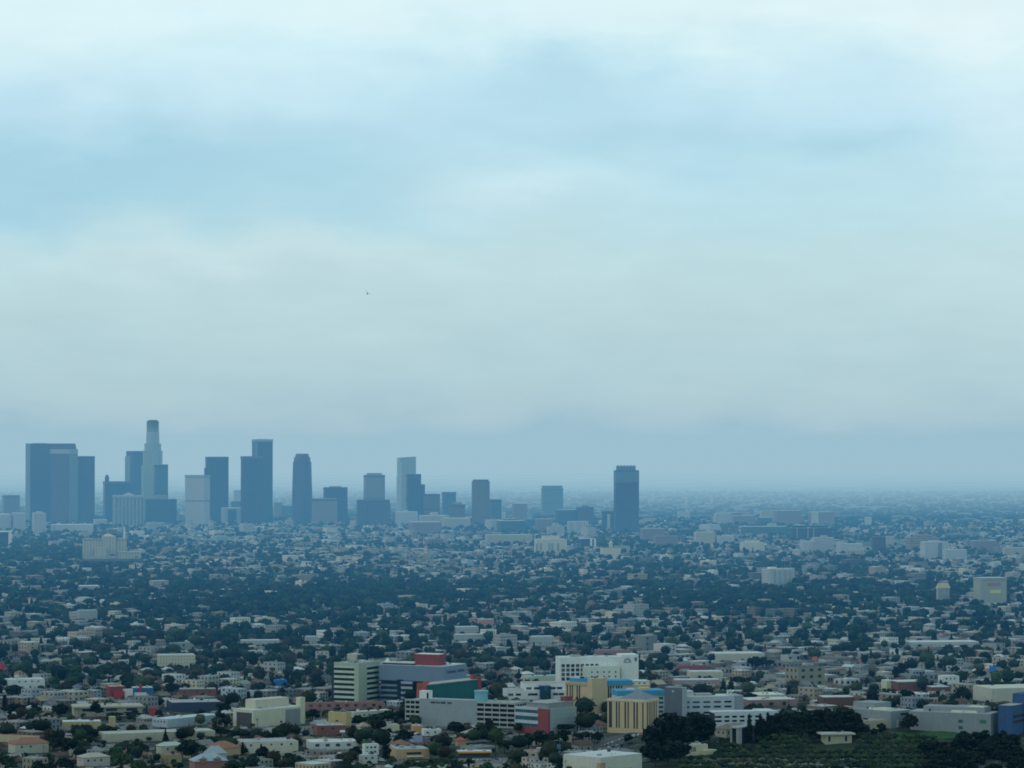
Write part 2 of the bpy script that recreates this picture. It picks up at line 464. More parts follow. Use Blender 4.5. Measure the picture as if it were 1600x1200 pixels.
# --- low white medical block behind the garage
s = Site('medical_block', 'long low white block with dark window strips and a glassy blue centre', 'medical building', 792, 1108, 8, xl=788, xr=884, D=26, clear=1088)
zl, zu = s.h(1079), s.h(1069)
s.box('lower_wall', WHITE, 0, s.W, 0, 26, -4, zl)
s.box('upper_wall', WHITE, s.ux(820), s.W, 6, 26, zl, zu)
s.windows('F', [s.ux(q) for q in (798, 810, 829, 836, 868, 877)], [s.h(1085.5)], 4.4, 1.9, DARKGLASS)
s.windows('F', [s.ux(q) for q in (828, 840, 866, 876)], [s.h(1076, 30, 6)], 4.6, 2.6, DARKGLASS, plane=6)
s.box('glass_bay', paint('deep_blue_glass', (.02, .06, .11), rough=.25), s.ux(843), s.ux(860), -3, 6.5, -4, s.h(1072))
s.box('bay_window', TEALGLASS, s.ux(849), s.ux(855), -3.3, -2.9, s.h(1080), s.h(1073))
s.box('roof', ROOFGREY, s.ux(820) + .4, s.W - .4, 6.4, 25.6, zu, zu + .3)
s.box('lower_roof', ROOFGREY, .4, s.ux(820) - .3, .4, 25, zl, zl + .3)

# --- white hospital with a grid of dark windows
s = Site('hospital_building', 'white hospital slab with dark square window grid and emblem tower', 'hospital', 875, 1085, 9, xl=873, xr=997, D=24, clear=1058)
H = s.h(1028)
wx = s.ux(970)
s.box('main_wall', paint('white_hospital_wall', (.72, .73, .67), var=.1), 0, wx, 0, 24, -4, H)
us = [s.ux(q) for q in (880, 887.5, 895, 902.5, 910, 917.5, 925, 932.5)]
s.windows('F', us, [s.h(1040.3)], 3.1, 2.9, DARKGLASS)
s.windows('F', us[:5], [s.h(q) for q in (1047, 1054, 1061)], 3.1, 2.9, DARKGLASS)
ax, bx_ = s.ux(910), s.ux(966)
s.box('front_block', paint('cream_white_wall', (.66, .68, .58), var=.1), ax, bx_, -9, .0, -4, s.h(1042, ax, -9))
s.windows('F', [s.ux(q) for q in (922, 931, 941, 949, 959)], [s.h(1050.5, 20, -9), s.h(1057.5, 20, -9)], 1.3, 1.6, DARKGLASS, plane=-9)
s.box('front_roof', ROOFWHITE, ax + .3, bx_ - .3, -8.7, -.1, s.h(1042, ax, -9), s.h(1042, ax, -9) + .3)
s.box('tower', paint('white_tower_wall', (.72, .73, .66), var=.1), wx, s.W, -2.5, 20, -4, s.h(1024))
# emblem: half round arch of dark bars over a base line
em = paint('blue_grey_emblem', (.12, .20, .28)); zc = s.h(1034.5); ec = s.ux(979.5)
mb = MB()
for k in range(7):
    a = PI * (k + .5) / 7
    for r0, r1 in ((1.5, 3.3),):
        p = [(ec + r * math.cos(a + d), zc + r * math.sin(a + d)) for r, d in ((r0, -.17), (r1, -.14), (r1, .14), (r0, .17))]
        mb.quad([(q[0], -2.62, q[1]) for q in p])
mb.quad([(ec - 3.6, -2.62, zc - 1.0), (ec + 3.6, -2.62, zc - 1.0), (ec + 3.6, -2.62, zc - .3), (ec - 3.6, -2.62, zc - .3)])
s.part('emblem', mb, em)
s.box('tower_recess', em, s.ux(990.5), s.ux(994.5), -2.62, -2.3, s.h(1034), s.h(1028))
s.box('roof', ROOFWHITE, .4, wx - .3, .4, 23.6, H, H + .3)
s.box('roof_unit', METALGREY, 12, 20, 8, 16, H + .3, H + 1.8)
clutter(s, H + .3, 7, 3, wx - 4, 3, 20)
anchor('the white gridded hospital', 930, 1045)

def ribbed_tower(s, H, left_px, right_px, mat, matr, w=1.15, roof=ROOFGREY, top=2.2, foot=1.0):
    s.box('wall', mat, 0, s.W, 0, s.D, -4, H)
    hh = H - top - foot
    zc = foot + hh / 2
    s.windows('L', [s.uy(q) for q in left_px], [zc], w, hh, DARKGLASS, name='window_strip')
    s.windows('F', [s.ux(q) for q in right_px], [zc], w * 1.1, hh, DARKGLASS, name='window_strip')
    s.box('roof', roof, .5, s.W - .5, .5, s.D - .5, H, H + .3)

# --- cream tower with the big blank wall, and its rear wing
s = Site('cream_tower', 'tall cream medical tower with blank curved wall and dark window strips', 'hospital tower', 925, 1122, 52, xl=884, xr=947, clear=1114)
H = s.h(1068)
ribbed_tower(s, H, (886.5, 891, 894.5, 902, 905.5, 921), (), CREAM, CREAMDK, 1.2)
hb = s.h(1060.5)
n = 12
poly = [(s.W * .02 - .6, s.D * .16), (-.6, -.6)] + [(s.W * k / n, -.6 - 1.6 * math.sin(PI * k / n)) for k in range(1, n)] + [(s.W + .4, -.6), (s.W + .4, s.D * .16)]
s.part('blank_wall', MB().prism(poly, -4, hb), CREAM)
s.box('blue_roof', BLUEROOF, 2, s.W - 2, 3, s.D - 2, H + .3, H + 3.3)
s.box('white_roof', ROOFWHITE, 2.5, s.W * .5, s.D * .55, s.D - 3, H + 3.3, H + 4.6)
s.box('cornice', CREAMDK, -.5, .2, s.D * .2, s.D, H - 2.3, H - .2)
clutter(s, H + 3.3, 3)
anchor('the tall cream medical tower', 920, 1090)
s = Site('cream_wing', 'cream medical wing with broad blue roof band behind front cream tower', 'hospital wing', 949, 1118, 14, xl=947, xr=1016, D=20, clear=1094)
H = s.h(1071)
s.box('wall', CREAM, 0, s.W, 0, s.D, -4, H)
s.windows('F', [s.ux(q) for q in (951, 954.5, 958.5, 963.5, 967, 971)], [s.h(1086)], 1.2, 15, DARKGLASS, name='window_strip')
s.box('blue_roof', BLUEROOF, -.6, s.ux(988), -.6, 19, H, s.h(1063.5))
s.box('pale_penthouse', WHITE, s.ux(980), s.W, 2, 16, H, s.h(1066.5))
s.box('penthouse_roof', ROOFWHITE, s.ux(979.5), s.W + .4, 1.6, 16.4, s.h(1066.5), s.h(1065))
s.windows('F', [s.ux(q) for q in (990, 1000, 1008)], [H + 1.1], 2.2, .9, DARKGLASS, plane=2)

# --- front cream tower with pyramid roof
s = Site('cream_tower', 'cream medical tower with grey pyramid roof and dark vertical window strips', 'hospital tower', 1009, 1146, 60, xl=949, xr=1029, clear=1138)
H = s.h(1094)
ribbed_tower(s, H, (952.5, 955, 963.5, 967.5, 977, 981.5, 991, 995.5, 1004.5), (1012, 1015.4, 1018.6, 1022, 1025.4), CREAM, CREAMDK, 1.25, foot=3.2)
a0, a1 = s.uy(1006), s.uy(967)
s.part('pyramid_roof', MB().hip(2, 2 + (a1 - a0) * .9, a0, a1, H + .3, 6.2, .5), paint('grey_blue_tiles', (.20, .23, .26)))
s.part('cornice', MB().box(-.35, s.W + .3, -.35, s.D + .3, H - 1.5, H - .2), paint('cream_cornice', (.66, .58, .40)))
anchor('the pyramid-roofed cream tower', 985, 1118)
s = Site('white_tower', 'banded white tower with wide blue roof behind pyramid roofed cream tower', 'hospital tower', 966, 1133, 12, xl=964, xr=1038, D=22, clear=1112)
H = s.h(1087)
s.box('wall', paint('pale_grey_band_wall', (.50, .55, .56)), 0, s.W, 0, s.D, -4, H)
s.windows('F', [s.ux(1033)], [s.h(q) for q in (1092, 1099, 1106, 1113, 1120)], 3.6, 1.7, TEALGLASS)
s.box('blue_roof', BLUEROOF, -.6, s.W + .6, -.6, s.D + .6, H, s.h(1079.5))
s.box('roof_unit', CREAM, s.W * .5, s.W * .72, 4, 12, s.h(1079.5), s.h(1076))
s.box('roof_unit', ROOFWHITE, s.W * .25, s.W * .4, 4, 12, s.h(1079.5), s.h(1077))

# --- slate grey end wall tower and the long white-blue block
s = Site('grey_tower', 'windowless slate grey tower wall standing between cream tower and long white block', 'office building', 1066, 1136, 62, xl=1038, xr=1073, clear=1118)
H = s.h(1075)
s.box('wall', SLATE, 0, s.W, 0, s.D, -4, H)
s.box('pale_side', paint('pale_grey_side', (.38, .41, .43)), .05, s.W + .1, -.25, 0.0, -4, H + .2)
s.box('sign', paint('pale_blue_sign', (.30, .50, .62)), -.2, 0, s.D * .45, s.D * .57, H - 3.6, H - 2.2)
s.box('roof', ROOFGREY, .5, s.W - .5, .5, s.D - .5, H, H + .3)
s.box('roof_unit', METALGREY, 2, 6, 3, 8, H + .3, H + 2)
anchor('the slate grey tower', 1055, 1100)
s = Site('office_building', 'long pale blue-grey office block with rows of dark windows right of slate tower', 'office building', 1073, 1134, 12, xl=1071, xr=1161, D=22, clear=1112)
H = s.h(1089)
PB = paint('pale_blue_grey_render', (.47, .52, .55), var=.1)
s.box('wall', PB, 0, s.W, 0, s.D, -4, H)
s.box('end_wall', paint('grey_end_wall', (.28, .32, .35)), s.ux(1148), s.W + .2, -.5, s.D + .2, -4, H + .4)
rows = [s.h(q) for q in (1097.5, 1105, 1114, 1122)]
for q in (1075.5, 1088, 1104.5, 1121, 1137.5): s.windows('F', [s.ux(q)], rows, 5.8 if q > 1080 else 1.8, 1.5, DARKGLASS)
s.box('roof', ROOFWHITE, .4, s.ux(1148) - .2, .4, s.D - .4, H, H + .3)
s.box('roof_unit', ROOFWHITE, s.ux(1074), s.ux(1085), 3, 14, H + .3, s.h(1080.5))
s.box('roof_unit', ROOFGREY, s.ux(1090), s.ux(1115), 5, 14, H + .3, s.h(1085))
s.part('roof_arch', MB().box(s.ux(1138), s.ux(1139.4), 2, 4, H, H + 3.4).box(s.ux(1142.6), s.ux(1144), 2, 4, H, H + 3.4).box(s.ux(1138), s.ux(1144), 2, 4, H + 3.4, H + 4.6), WHITE)
clutter(s, H + .3, 7, s.ux(1092), s.ux(1144), 2, 16)
anchor('the long pale blue-grey block', 1115, 1105)
s = Site('parking_garage', 'low white parking garage with two rows of wide dark openings behind cypresses', 'parking garage', 1118, 1144, 10, xl=1116, xr=1213, D=24, clear=1128)
H = s.h(1113)
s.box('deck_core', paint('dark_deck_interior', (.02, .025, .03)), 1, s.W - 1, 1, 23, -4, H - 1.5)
PALE = paint('pale_deck_parapet', (.54, .58, .60))
for za, zb in ((1112, 1118.6), (1122, 1125.2), (1128.5, 1140)):
    s.box('parapet', PALE, -.3, s.W + .3, -.4, .8, s.h(zb), s.h(za))
for u in lin(0, s.W, 8): s.box('column', PALE, u - 1.0 + s.W / 16, u + 1.0 + s.W / 16, -.3, .6, -4, H)
s.box('end_wall', PALE, s.ux(1188), s.W + .2, -.5, 23, -4, H + .3)
s.box('roof_deck', ROOFWHITE, .8, s.W - .6, .8, 23, H - 1.4, H - .5)

# --- park hill: pillar portal, gallery blocks, small houses
s = Site('concrete_portal', 'modern concrete building with tall pale pillars and flat roof among cypresses', 'pavilion', 1154, 1169, 60, xl=1141, xr=1179, clear=1168)
H = s.h(1137)
PP = paint('pale_concrete_pillar', (.32, .345, .335))
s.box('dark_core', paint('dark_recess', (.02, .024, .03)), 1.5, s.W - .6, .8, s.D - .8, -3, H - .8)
s.box('pillar', PP, -.2, 1.6, s.D - 1.3, s.D, -3, H - .6)
s.box('pillar', PP, -.2, 1.6, -.2, 1.7, -3, H - .6)
s.box('pillar', PP, .0, s.W * .18, -.4, .8, -3, H - .6)
s.box('pillar', PP, s.W - 1.5, s.W, -.4, 1.2, -3, H - .6)
s.box('roof', PP, -.5, s.W + .5, -.7, s.D + .5, H - .6, H + .2)
anchor('the concrete pillar pavilion', 1158, 1150)

def gallery(label, xc, yb, rz, xl, xr, yt, clear):
    s = Site('gallery_building', label, 'gallery', xc, yb, rz, xl=xl, xr=xr, clear=clear)
    H = s.h(yt)
    G1 = paint('grey_gallery_wall', (.25, .285, .29), var=.12)
    s.box('wall', G1, 0, s.W, 0, s.D, -6, H)
    s.box('roof', paint('grey_gallery_roof', (.36, .39, .37), var=.18, scale=.1), .4, s.W - .4, .4, s.D - .4, H, H + .25)
    u0, u1, v0, v1 = s.W * .12, s.W * .55, s.D * .18, s.D * .5
    s.part('skylight_roof', MB().prism([(u0, v0), (u1, v0), (u1, v1), (u0, v1)], H + .2, H + 1.5, [(u0 + .4, v0 + .6), (u1 - .4, v0 + .6), (u1 - .4, v1 - .4), (u0 + .4, v1 - .4)]),
           paint('pale_skylight', (.55, .56, .46)))
    clutter(s, H + .25, 6)
    return s, H
s, H = gallery('grey gallery block with pale skylight roof left of big round tree', 1392, 1138, 42, 1326, 1426, 1112, 1120)
s.box('clerestory', paint('grey_clerestory', (.27, .30, .31)), s.W * .2, s.W - .2, s.D * .5, s.D - .2, H + .2, H + 4.6)
s.box('painted_porch_shade', DARKGLASS, s.W * .45, s.W * .9, -.12, .05, H - 3.2, H - 1.7)  # dark pane on the front wall, porch shade put into its colour
anchor('the grey gallery', 1390, 1115)
s, H = gallery('long grey gallery block with pale skylights beside bright blue building', 1548, 1150, 66, 1420, 1561, 1116, 1134)
s.box('clerestory', paint('grey_clerestory', (.27, .30, .31)), 6, s.W - .2, s.D * .1, s.D * .85, H + .2, H + 3.8)
s.box('skylight', paint('pale_skylight', (.55, .56, .46)), 7, s.W - 3, s.D * .12, s.D * .32, H + 3.8, H + 4.3)
s.windows('L', [s.uy(1501)], [s.h(1127, 0, 20), s.h(1137, 0, 20)], 3.2, 2.2, TEALGLASS)
s.box('green_panel', paint('green_wall_panel', (.06, .20, .13)), -.15, .1, s.uy(1541), s.uy(1531), s.h(1131), s.h(1125))
anchor('the long grey gallery', 1500, 1120)
s = Site('blue_building', 'bright blue stepped building with dark window bands beside grey gallery', 'office building', 1582, 1152, 58, xl=1560, xr=1640, clear=1138)
BL = paint('bright_blue_wall', (.045, .105, .22), var=.2)
H = s.h(1103)
s.box('wall', BL, 0, s.W * .4, 0, s.D, -5, H)
s.box('upper_wall', BL, s.W * .3, s.W, -1.0, s.D * .8, -5, s.h(1083, s.W * .4, 0))
for q in (1120, 1128): s.box('window_band', DARKGLASS, 1, s.W * .3 - .3, -.14, .06, s.h(q + 2.5), s.h(q - 2))
for q in (1121, 1129): s.box('window_band', DARKGLASS, s.W * .32, s.W - 1, -1.14, -.9, s.h(q + 2.5), s.h(q - 2))
s.box('roof', ROOFGREY, .4, s.W * .3 - .2, .4, s.D - .4, H, H + .3)
anchor('the bright blue building', 1582, 1118)

# ================================================================== downtown towers, nine kilometres away
DK = lambda n, c, du=3.0, g=.45: facade('tower_' + n, c, tuple(q * g for q in c), du, 3.9, (.25, 1.0), (.28, 1.0), var=.1)
T_BROWN = DK('brown', (.17, .115, .10)); T_PURP = DK('purple_grey', (.10, .065, .085)); T_DARK = DK('dark', (.06, .042, .055))
T_GREY = DK('grey', (.22, .23, .22), g=.6); T_PALE = DK('pale', (.40, .40, .38), g=.82); T_GREEN = DK('pale_green', (.30, .36, .31), g=.8)
T_BLUE = DK('blue', (.065, .075, .105)); T_TEAL = DK('teal', (.08, .13, .13)); T_LAV = DK('lavender', (.24, .20, .20), g=.75)
T_RIB = facade('tower_white_ribs', (.27, .28, .28), (.10, .11, .12), 10.4, 60, (.45, 1.0), (0, 1))
T_CREAM = DK('cream', (.43, .40, .30), g=.75); T_WHITE = DK('white', (.47, .49, .47), g=.75)
T_CROWN = paint('pale_crown', (.30, .32, .31)); T_ROOF = paint('tower_roof', (.25, .25, .25))
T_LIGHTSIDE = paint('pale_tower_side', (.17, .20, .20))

def tower(name, label, cat, xl, xc, xr, yt, dist, mat, rz=20, roofh=0, roofin=.25, D=None, side=None, cap=None, extra=None, yb=815, phrase=None, top=None):
    s = Site(name, label, cat, xc, yb, rz, xl=xl, xr=xr, D=D, dist=dist)
    H = s.h(yt); W, D = s.W, s.D
    s.box('wall', mat, 0, W, 0, D, -30, H)
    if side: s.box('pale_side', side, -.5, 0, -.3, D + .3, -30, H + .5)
    bandm = paint('dark_plant_band', (.06, .065, .07))
    for k in (.985, .52) if H > 90 else (.97,):
        z = (H + 0) * k; s.box('plant_band', bandm if mat not in (T_PALE, T_RIB) else T_GREY, -.25, W + .25, -.25, D + .25, z - 4.5, z - .6)
    if cap: s.box('crown', cap, -.8, W + .8, -.8, D + .8, H - abs(H - s.h(yt + 3)), H + 1.2)
    if roofh: s.box('roof_unit', T_ROOF, W * roofin, W * (1 - roofin), D * .2, D * .8, H + (1.2 if cap else 0), H + roofh * dist / FPX)
    else: s.box('roof', T_ROOF, .8, W - .8, .8, D - .8, H, H + .6)
    if phrase: anchor(phrase, (xl + xr) / 2, (yt + yb) / 2)
    return s, H

tower('skyscraper', 'small brown tower with low pyramid top beside large dark tower trio', 'skyscraper', 3, 6, 31, 774, 10300, T_BROWN, 15)[0]
s = _s = None
def last_site(): pass
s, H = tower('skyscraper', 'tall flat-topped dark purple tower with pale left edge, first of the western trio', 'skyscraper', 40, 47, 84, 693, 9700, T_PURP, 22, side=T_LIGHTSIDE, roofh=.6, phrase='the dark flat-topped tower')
s, H = tower('skyscraper', 'tall dark tower with pale shoulder band and sloping crown, middle of the western trio', 'skyscraper', 79, 108, 121, 703, 9500, T_PURP, 58)
s.box('crown_band', T_CROWN, -.8, s.W + .8, -.8, s.D + .8, s.h(709), s.h(702))
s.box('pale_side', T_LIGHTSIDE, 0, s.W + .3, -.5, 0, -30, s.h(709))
zz0, zz1 = s.h(702), s.h(693)
s.part('sloping_crown', MB().prism([(3, s.D - 1), (3, 1.5), (s.W - 3, 1.5), (s.W - 3, s.D - 1)], zz0, zz1, [(3, s.D - 1), (3, 3), (s.W * .82, 3), (s.W * .82, s.D - 1)]), T_PURP)
s, H = tower('skyscraper', 'plain dark purple tower, lowest and rightmost of the western trio', 'skyscraper', 119, 122, 148, 713, 9600, T_PURP, 18)
s, H = tower('office_building', 'dark wide office block with small round turret on its roof', 'office building', 161, 164, 206, 753, 9900, T_DARK, 14, cap=paint('dark_crown', (.12, .12, .12)))
mb = MB(); cx, cy = s.ux(167.5), 8
ring = lambda r: [(cx + r * math.cos(2 * PI * k / 14), cy + r * math.sin(2 * PI * k / 14)) for k in range(14)]
mb.prism(ring(6.6), H, s.h(745)); mb.prism(ring(4.4), s.h(745), s.h(742)); s.part('turret', mb, T_DARK)
s, H = tower('skyscraper', 'dark slab tower with pale left face directly behind stepped cylindrical skyscraper', 'skyscraper', 197, 207, 226, 705, 10000, T_BLUE, 40)
s.box('lower_wing', T_GREY, -2, s.W * .4, s.D * .3, s.D + 4, -30, s.h(713))

# stepped cylindrical skyscraper, the tallest
s = Site('skyscraper', 'tallest pale stone skyscraper with stepped tiers and round crown', 'skyscraper', 237, 815, 0, xl=222, xr=252, D=45, dist=9750)
cxp = s.ux(237.0)
def ringp(rx, ry=None, n=20): ry = ry or rx; return [(cxp * 0 + rx * math.cos(2 * PI * k / n), 25 + ry * math.sin(2 * PI * k / n)) for k in range(n)]
def halfw(px): return px * s.Y / FPX
def oct_(r, cut): return [(-r, 25 - r + cut), (-r + cut, 25 - r), (r - cut, 25 - r), (r, 25 - r + cut), (r, 25 + r - cut), (r - cut, 25 + r), (-r + cut, 25 + r), (-r, 25 + r - cut)]
s.part('lower_tier', MB().prism(oct_(halfw(16.5), 9), -30, s.h(727)), T_GREEN)
s.part('middle_tier', MB().prism(oct_(halfw(14.3), 8), s.h(727), s.h(704)), T_GREEN)
s.part('upper_tier', MB().prism(ringp(halfw(13.2)), s.h(704), s.h(693)), T_GREEN)
s.part('shaft', MB().prism(ringp(halfw(10.6)), s.h(693), s.h(675), ringp(halfw(10.0))), T_GREEN)
s.part('crown', MB().prism(ringp(halfw(9.6)), s.h(675), s.h(661)).prism(ringp(halfw(9.7)), s.h(661), s.h(658.4)).prism(ringp(halfw(8.2)), s.h(658.4), s.h(656.6)), DK('stone_crown', (.18, .24, .22), g=.8))
s.part('helipad', MB().prism(ringp(halfw(6)), s.h(656.6), s.h(656.0)), T_ROOF)
anchor('the stepped cylindrical skyscraper', 237, 720)
tower('skyscraper', 'blue-grey block tower rising against the right flank of the stepped cylindrical skyscraper', 'skyscraper', 240, 242, 262.5, 726, 9600, T_TEAL, 14)
tower('office_building', 'dark office block in front of the stepped cylindrical skyscraper', 'office building', 226, 228, 276, 780, 9300, T_BLUE, 12, roofh=6, roofin=.3)
s, H = tower('office_building', 'white vertical ribbed office block with bright roof and penthouse', 'office building', 176, 178, 225, 775, 9100, T_RIB, 10, cap=T_CROWN)
s.part('penthouse', MB().hip(s.W * .3, s.W * .72, 8, 40, H + 1.2, 8, .5), T_CROWN); anchor('the white ribbed office block', 200, 795)
tower('skyscraper', 'pale grey rectangular tower left of tall plain dark tower', 'skyscraper', 289, 319, 328, 743, 9200, T_PALE, 66, cap=T_CROWN, phrase='the pale grey rectangular tower')
s, H = tower('skyscraper', 'plain dark tower right behind pale grey rectangular tower', 'skyscraper', 320.5, 323, 357, 714, 9700, T_DARK, 14)
s.box('side_bay', T_DARK, -6, 0, 4, 14, -30, s.h(731))
s, H = tower('skyscraper', 'tallest dark tower with pale crown and light corner stripe, right of a twin', 'skyscraper', 393.5, 397, 426, 687, 9750, T_DARK, 24, cap=T_CROWN, roofh=.9, phrase='the dark tower with the pale crown')
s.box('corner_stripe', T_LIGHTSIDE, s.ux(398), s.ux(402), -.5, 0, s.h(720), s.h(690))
tower('skyscraper', 'dark tower adjoining left side of taller tower with pale crown', 'skyscraper', 376, 379, 410, 713.5, 9500, T_DARK, 16, cap=paint('dark_crown', (.12, .12, .12)))
# rounded tower
s = Site('skyscraper', 'dark rounded tower with chamfered shoulders and slightly flared waist', 'skyscraper', 471, 815, 0, xl=455, xr=487, D=60, dist=9500)
R0 = halfw
def ov(px, n=18): r = px * s.Y / FPX; return [(r * math.cos(2 * PI * k / n), 30 + r * .9 * math.sin(2 * PI * k / n)) for k in range(n)]
s.part('shaft', MB().prism(ov(15.8), -30, s.h(770), ov(15.7)).prism(ov(15.7), s.h(770), s.h(722), ov(14.4)), DK('navy_rounded', (.09, .075, .105)))
s.part('shoulder', MB().prism(ov(13.4), s.h(722), s.h(715), ov(12.6)), T_PURP)
s.part('crown', MB().prism(ov(12.0), s.h(715), s.h(710), ov(9.8)).prism(ov(9.6), s.h(710), s.h(709)), T_PURP)
anchor('the dark rounded tower', 471, 760)
tower('office_building', 'square dark block with flat roof right of dark rounded tower', 'office building', 505, 507, 543, 761.5, 9700, T_DARK, 12, roofh=1.6)
tower('office_building', 'low lavender block in front of square dark block', 'office building', 487, 489, 527, 779, 9300, T_LAV, 10)
s, H = tower('skyscraper', 'brown-grey square tower rising from broad dark podium', 'skyscraper', 568, 571, 601.5, 742, 9600, T_LAV, 14, roofh=2.8, roofin=.14)
s, H = tower('office_building', 'broad dark podium block below brown-grey square tower', 'office building', 557, 559, 609, 781, 9300, T_PURP, 10)
s.box('front_block', T_PURP, s.ux(575), s.W + .6, -14, -.2, -30, s.h(787))
s = Site('skyscraper', 'pale green tall glass tower with sloping roofline behind dark stepped tower', 'skyscraper', 625, 815, 16, xl=622.5, xr=650, D=40, dist=9900)
h0, h1 = s.h(715.3), s.h(713.6)
s.box('wall', T_GREEN, -1, s.W + 1, -.5, 40, -30, s.h(745)); s.box('wall', T_GREEN, 0, s.W, .5, 39, s.h(745), h0)
mb = MB(); W = s.W
for pts in ([(0, 0.5, h0), (W, .5, h0), (W, .5, h1)], [(0, .5, h0), (W, .5, h1), (W, 39, h1), (0, 39, h0)], [(W, .5, h0), (W, 39, h0), (W, 39, h1), (W, .5, h1)]): mb.quad(pts)
s.part('sloping_crown', mb, T_CROWN); s.box('corner_fin', T_WHITE, -1.5, W * .12, -.8, 0, -30, s.h(722))
anchor('the pale green glass tower', 636, 750)
s, H = tower('skyscraper', 'dark stepped tower in front of pale green glass tower', 'skyscraper', 634.5, 637, 658, 741, 9500, T_DARK, 14)
s.box('step', T_DARK, s.W, s.W + 12, 1, 40, -30, s.h(757)); s.box('roof_unit', T_CROWN, 1, 5, 2, 8, H + .6, H + 3)
tower('office_building', 'brown block at the right foot of dark stepped tower', 'office building', 662, 664, 687.5, 772, 9400, T_BROWN, 12)
tower('office_building', 'small teal glass tower behind purple block', 'office building', 690.5, 693, 712.5, 769.5, 9800, T_TEAL, 14, cap=paint('dark_crown', (.12, .12, .12)))
s, H = tower('office_building', 'purple-brown block overlapping small teal glass tower', 'office building', 702, 704, 727, 788, 9200, T_BROWN, 12, roofh=3, roofin=.2)
s = Site('skyscraper', 'octagonal brown tower standing alone with low crown ring', 'skyscraper', 751, 815, 0, xl=737, xr=765, D=50, dist=9200)
s.part('shaft', MB().prism(oct_(halfw(14.0), 16), -30, s.h(752)), T_BROWN); s.part('crown', MB().prism(oct_(halfw(12.4), 15), s.h(752), s.h(749.5)), T_PURP)
anchor('the octagonal brown tower', 751, 785)
tower('office_building', 'blue-grey rounded block right of octagonal brown tower', 'office building', 764, 767, 783.5, 780.5, 9400, T_TEAL, 18)
s, H = tower('skyscraper', 'blue-grey square tower with notched top standing alone in haze', 'skyscraper', 845.5, 848, 880, 763, 10600, T_TEAL, 10)
s.box('top_storeys', T_TEAL, 1.5, s.W - 2, 1.5, s.D - 2, H + .6, s.h(759)); anchor('the notched blue-grey tower', 862, 785)
s, H = tower('skyscraper', 'isolated tall dark glass tower with pale glazed upper storeys and stepped crown', 'skyscraper', 959, 962, 998.5, 735, 8500, DK('blue_glass', (.07, .085, .125)), 14, yb=826)
s.box('pale_storeys', facade('pale_blue_storeys', (.13, .18, .21), (.08, .12, .15), 3.2, 4.2, (.2, 1), (.3, 1)), -.3, s.W + .3, -.3, s.D, s.h(754), s.h(737))
s.box('crown', facade('pale_blue_storeys', (.22, .30, .34), (.10, .15, .18)), s.ux(965), s.ux(994), 4, s.D - 4, H, s.h(728.5))
for q in (967, 972, 977, 982, 987, 992): s.box('crown_fin', T_CROWN, s.ux(q) - 1.6, s.ux(q) + 1.6, 3.6, s.D - 4.4, s.h(728.5), s.h(727))
s.box('lower_band', T_BLUE, -.4, s.W + .4, -.4, s.D, s.h(800), s.h(793))
anchor('the isolated dark glass tower', 978, 780)
tower('office_building', 'dark slab with one white stripe left of isolated dark glass tower', 'office building', 940, 942, 962, 799, 8700, T_BLUE, 12, yb=826)[0].box('white_stripe', T_WHITE, 12, 20, -.5, 0, -20, 48)

# ---- lower blocks around the towers
def block(label, xl, xr, yt, yb, mat, rz=14, xc=None, cap=None, roofh=0, roofin=.3, D=None, name='apartment_building', cat='apartment building', phrase=None, clear=None, group=None):
    xc = xc or xl + (xr - xl) * (.12 if rz < 40 else .8)
    s = Site(name, label, cat, xc, yb, rz, xl=xl, xr=xr, D=D, clear=clear if clear else yb - 6, group=group)
    H = s.h(yt)
    s.box('wall', mat, 0, s.W, 0, s.D, -12, H)
    s.box('roof', cap or ROOFWHITE, .5, s.W - .5, .5, s.D - .5, H, H + .5)
    if roofh: s.box('roof_unit', mat, s.W * roofin, s.W * (1 - roofin), s.D * .25, s.D * .75, H + .3, H + roofh * s.Y / FPX)
    if phrase: anchor(phrase, (xl + xr) / 2, (yt + yb) / 2)
    return s, H
block('pale apartment tower at far left edge below small brown tower', -14, 17, 804, 830, T_PALE)
block('pale apartment tower between the far left pale tower and dark flat-topped tower', 18, 40, 802, 830, T_PALE)
s, H = block('pale slender apartment tower in front of dark flat-topped tower', 50, 72, 802, 836, T_PALE, roofh=2.5)
anchor('the pale slender apartment tower', 61, 818)
s, H = block('long low white hall with bright end wall below the western dark trio', 73, 146, 820, 835, T_WHITE, rz=12, D=60, name='exhibition_hall', cat='hall', phrase='the long low white hall')
block('small white office block beside long low white hall', 146, 168, 812, 824, T_WHITE, name='office_building', cat='office building')
s, H = block('dark glass block with white end wall at the far left edge', -20, 18, 832, 855, T_DARK, rz=12, D=40, name='office_building', cat='office building', phrase='the dark glass block')
s.box('white_end_wall', WHITE, s.ux(13), s.W + .5, -2, 0, -10, H + 2); s.box('white_canopy', WHITE, -2, s.W + .5, -3, s.D, H + .6, H + 2.5)
s, H = block('two-part pale block with dark centre panel between dark towers', 345, 388, 794, 818, T_PALE, name='office_building', cat='office building')
s.box('dark_panel', T_BLUE, s.W * .15, s.W * .5, -.6, 0, 2, H - 4)
block('low dark block left of the tall dark twin towers', 360, 376, 783, 812, T_BLUE, name='office_building', cat='office building')
block('slim grey block in haze left of the tall dark twin towers', 365, 376, 766, 800, T_GREY, name='office_building', cat='office building')
block('grey block right of the tall dark twin towers', 427, 441, 785, 812, T_GREY, name='office_building', cat='office building')
block('blue-grey low block between twin towers and dark rounded tower', 441, 457, 790, 812, T_TEAL, name='office_building', cat='office building')
block('white office block below pale green glass tower', 614, 653, 800, 822, T_WHITE, name='office_building', cat='office building', roofh=2.5, roofin=.4)
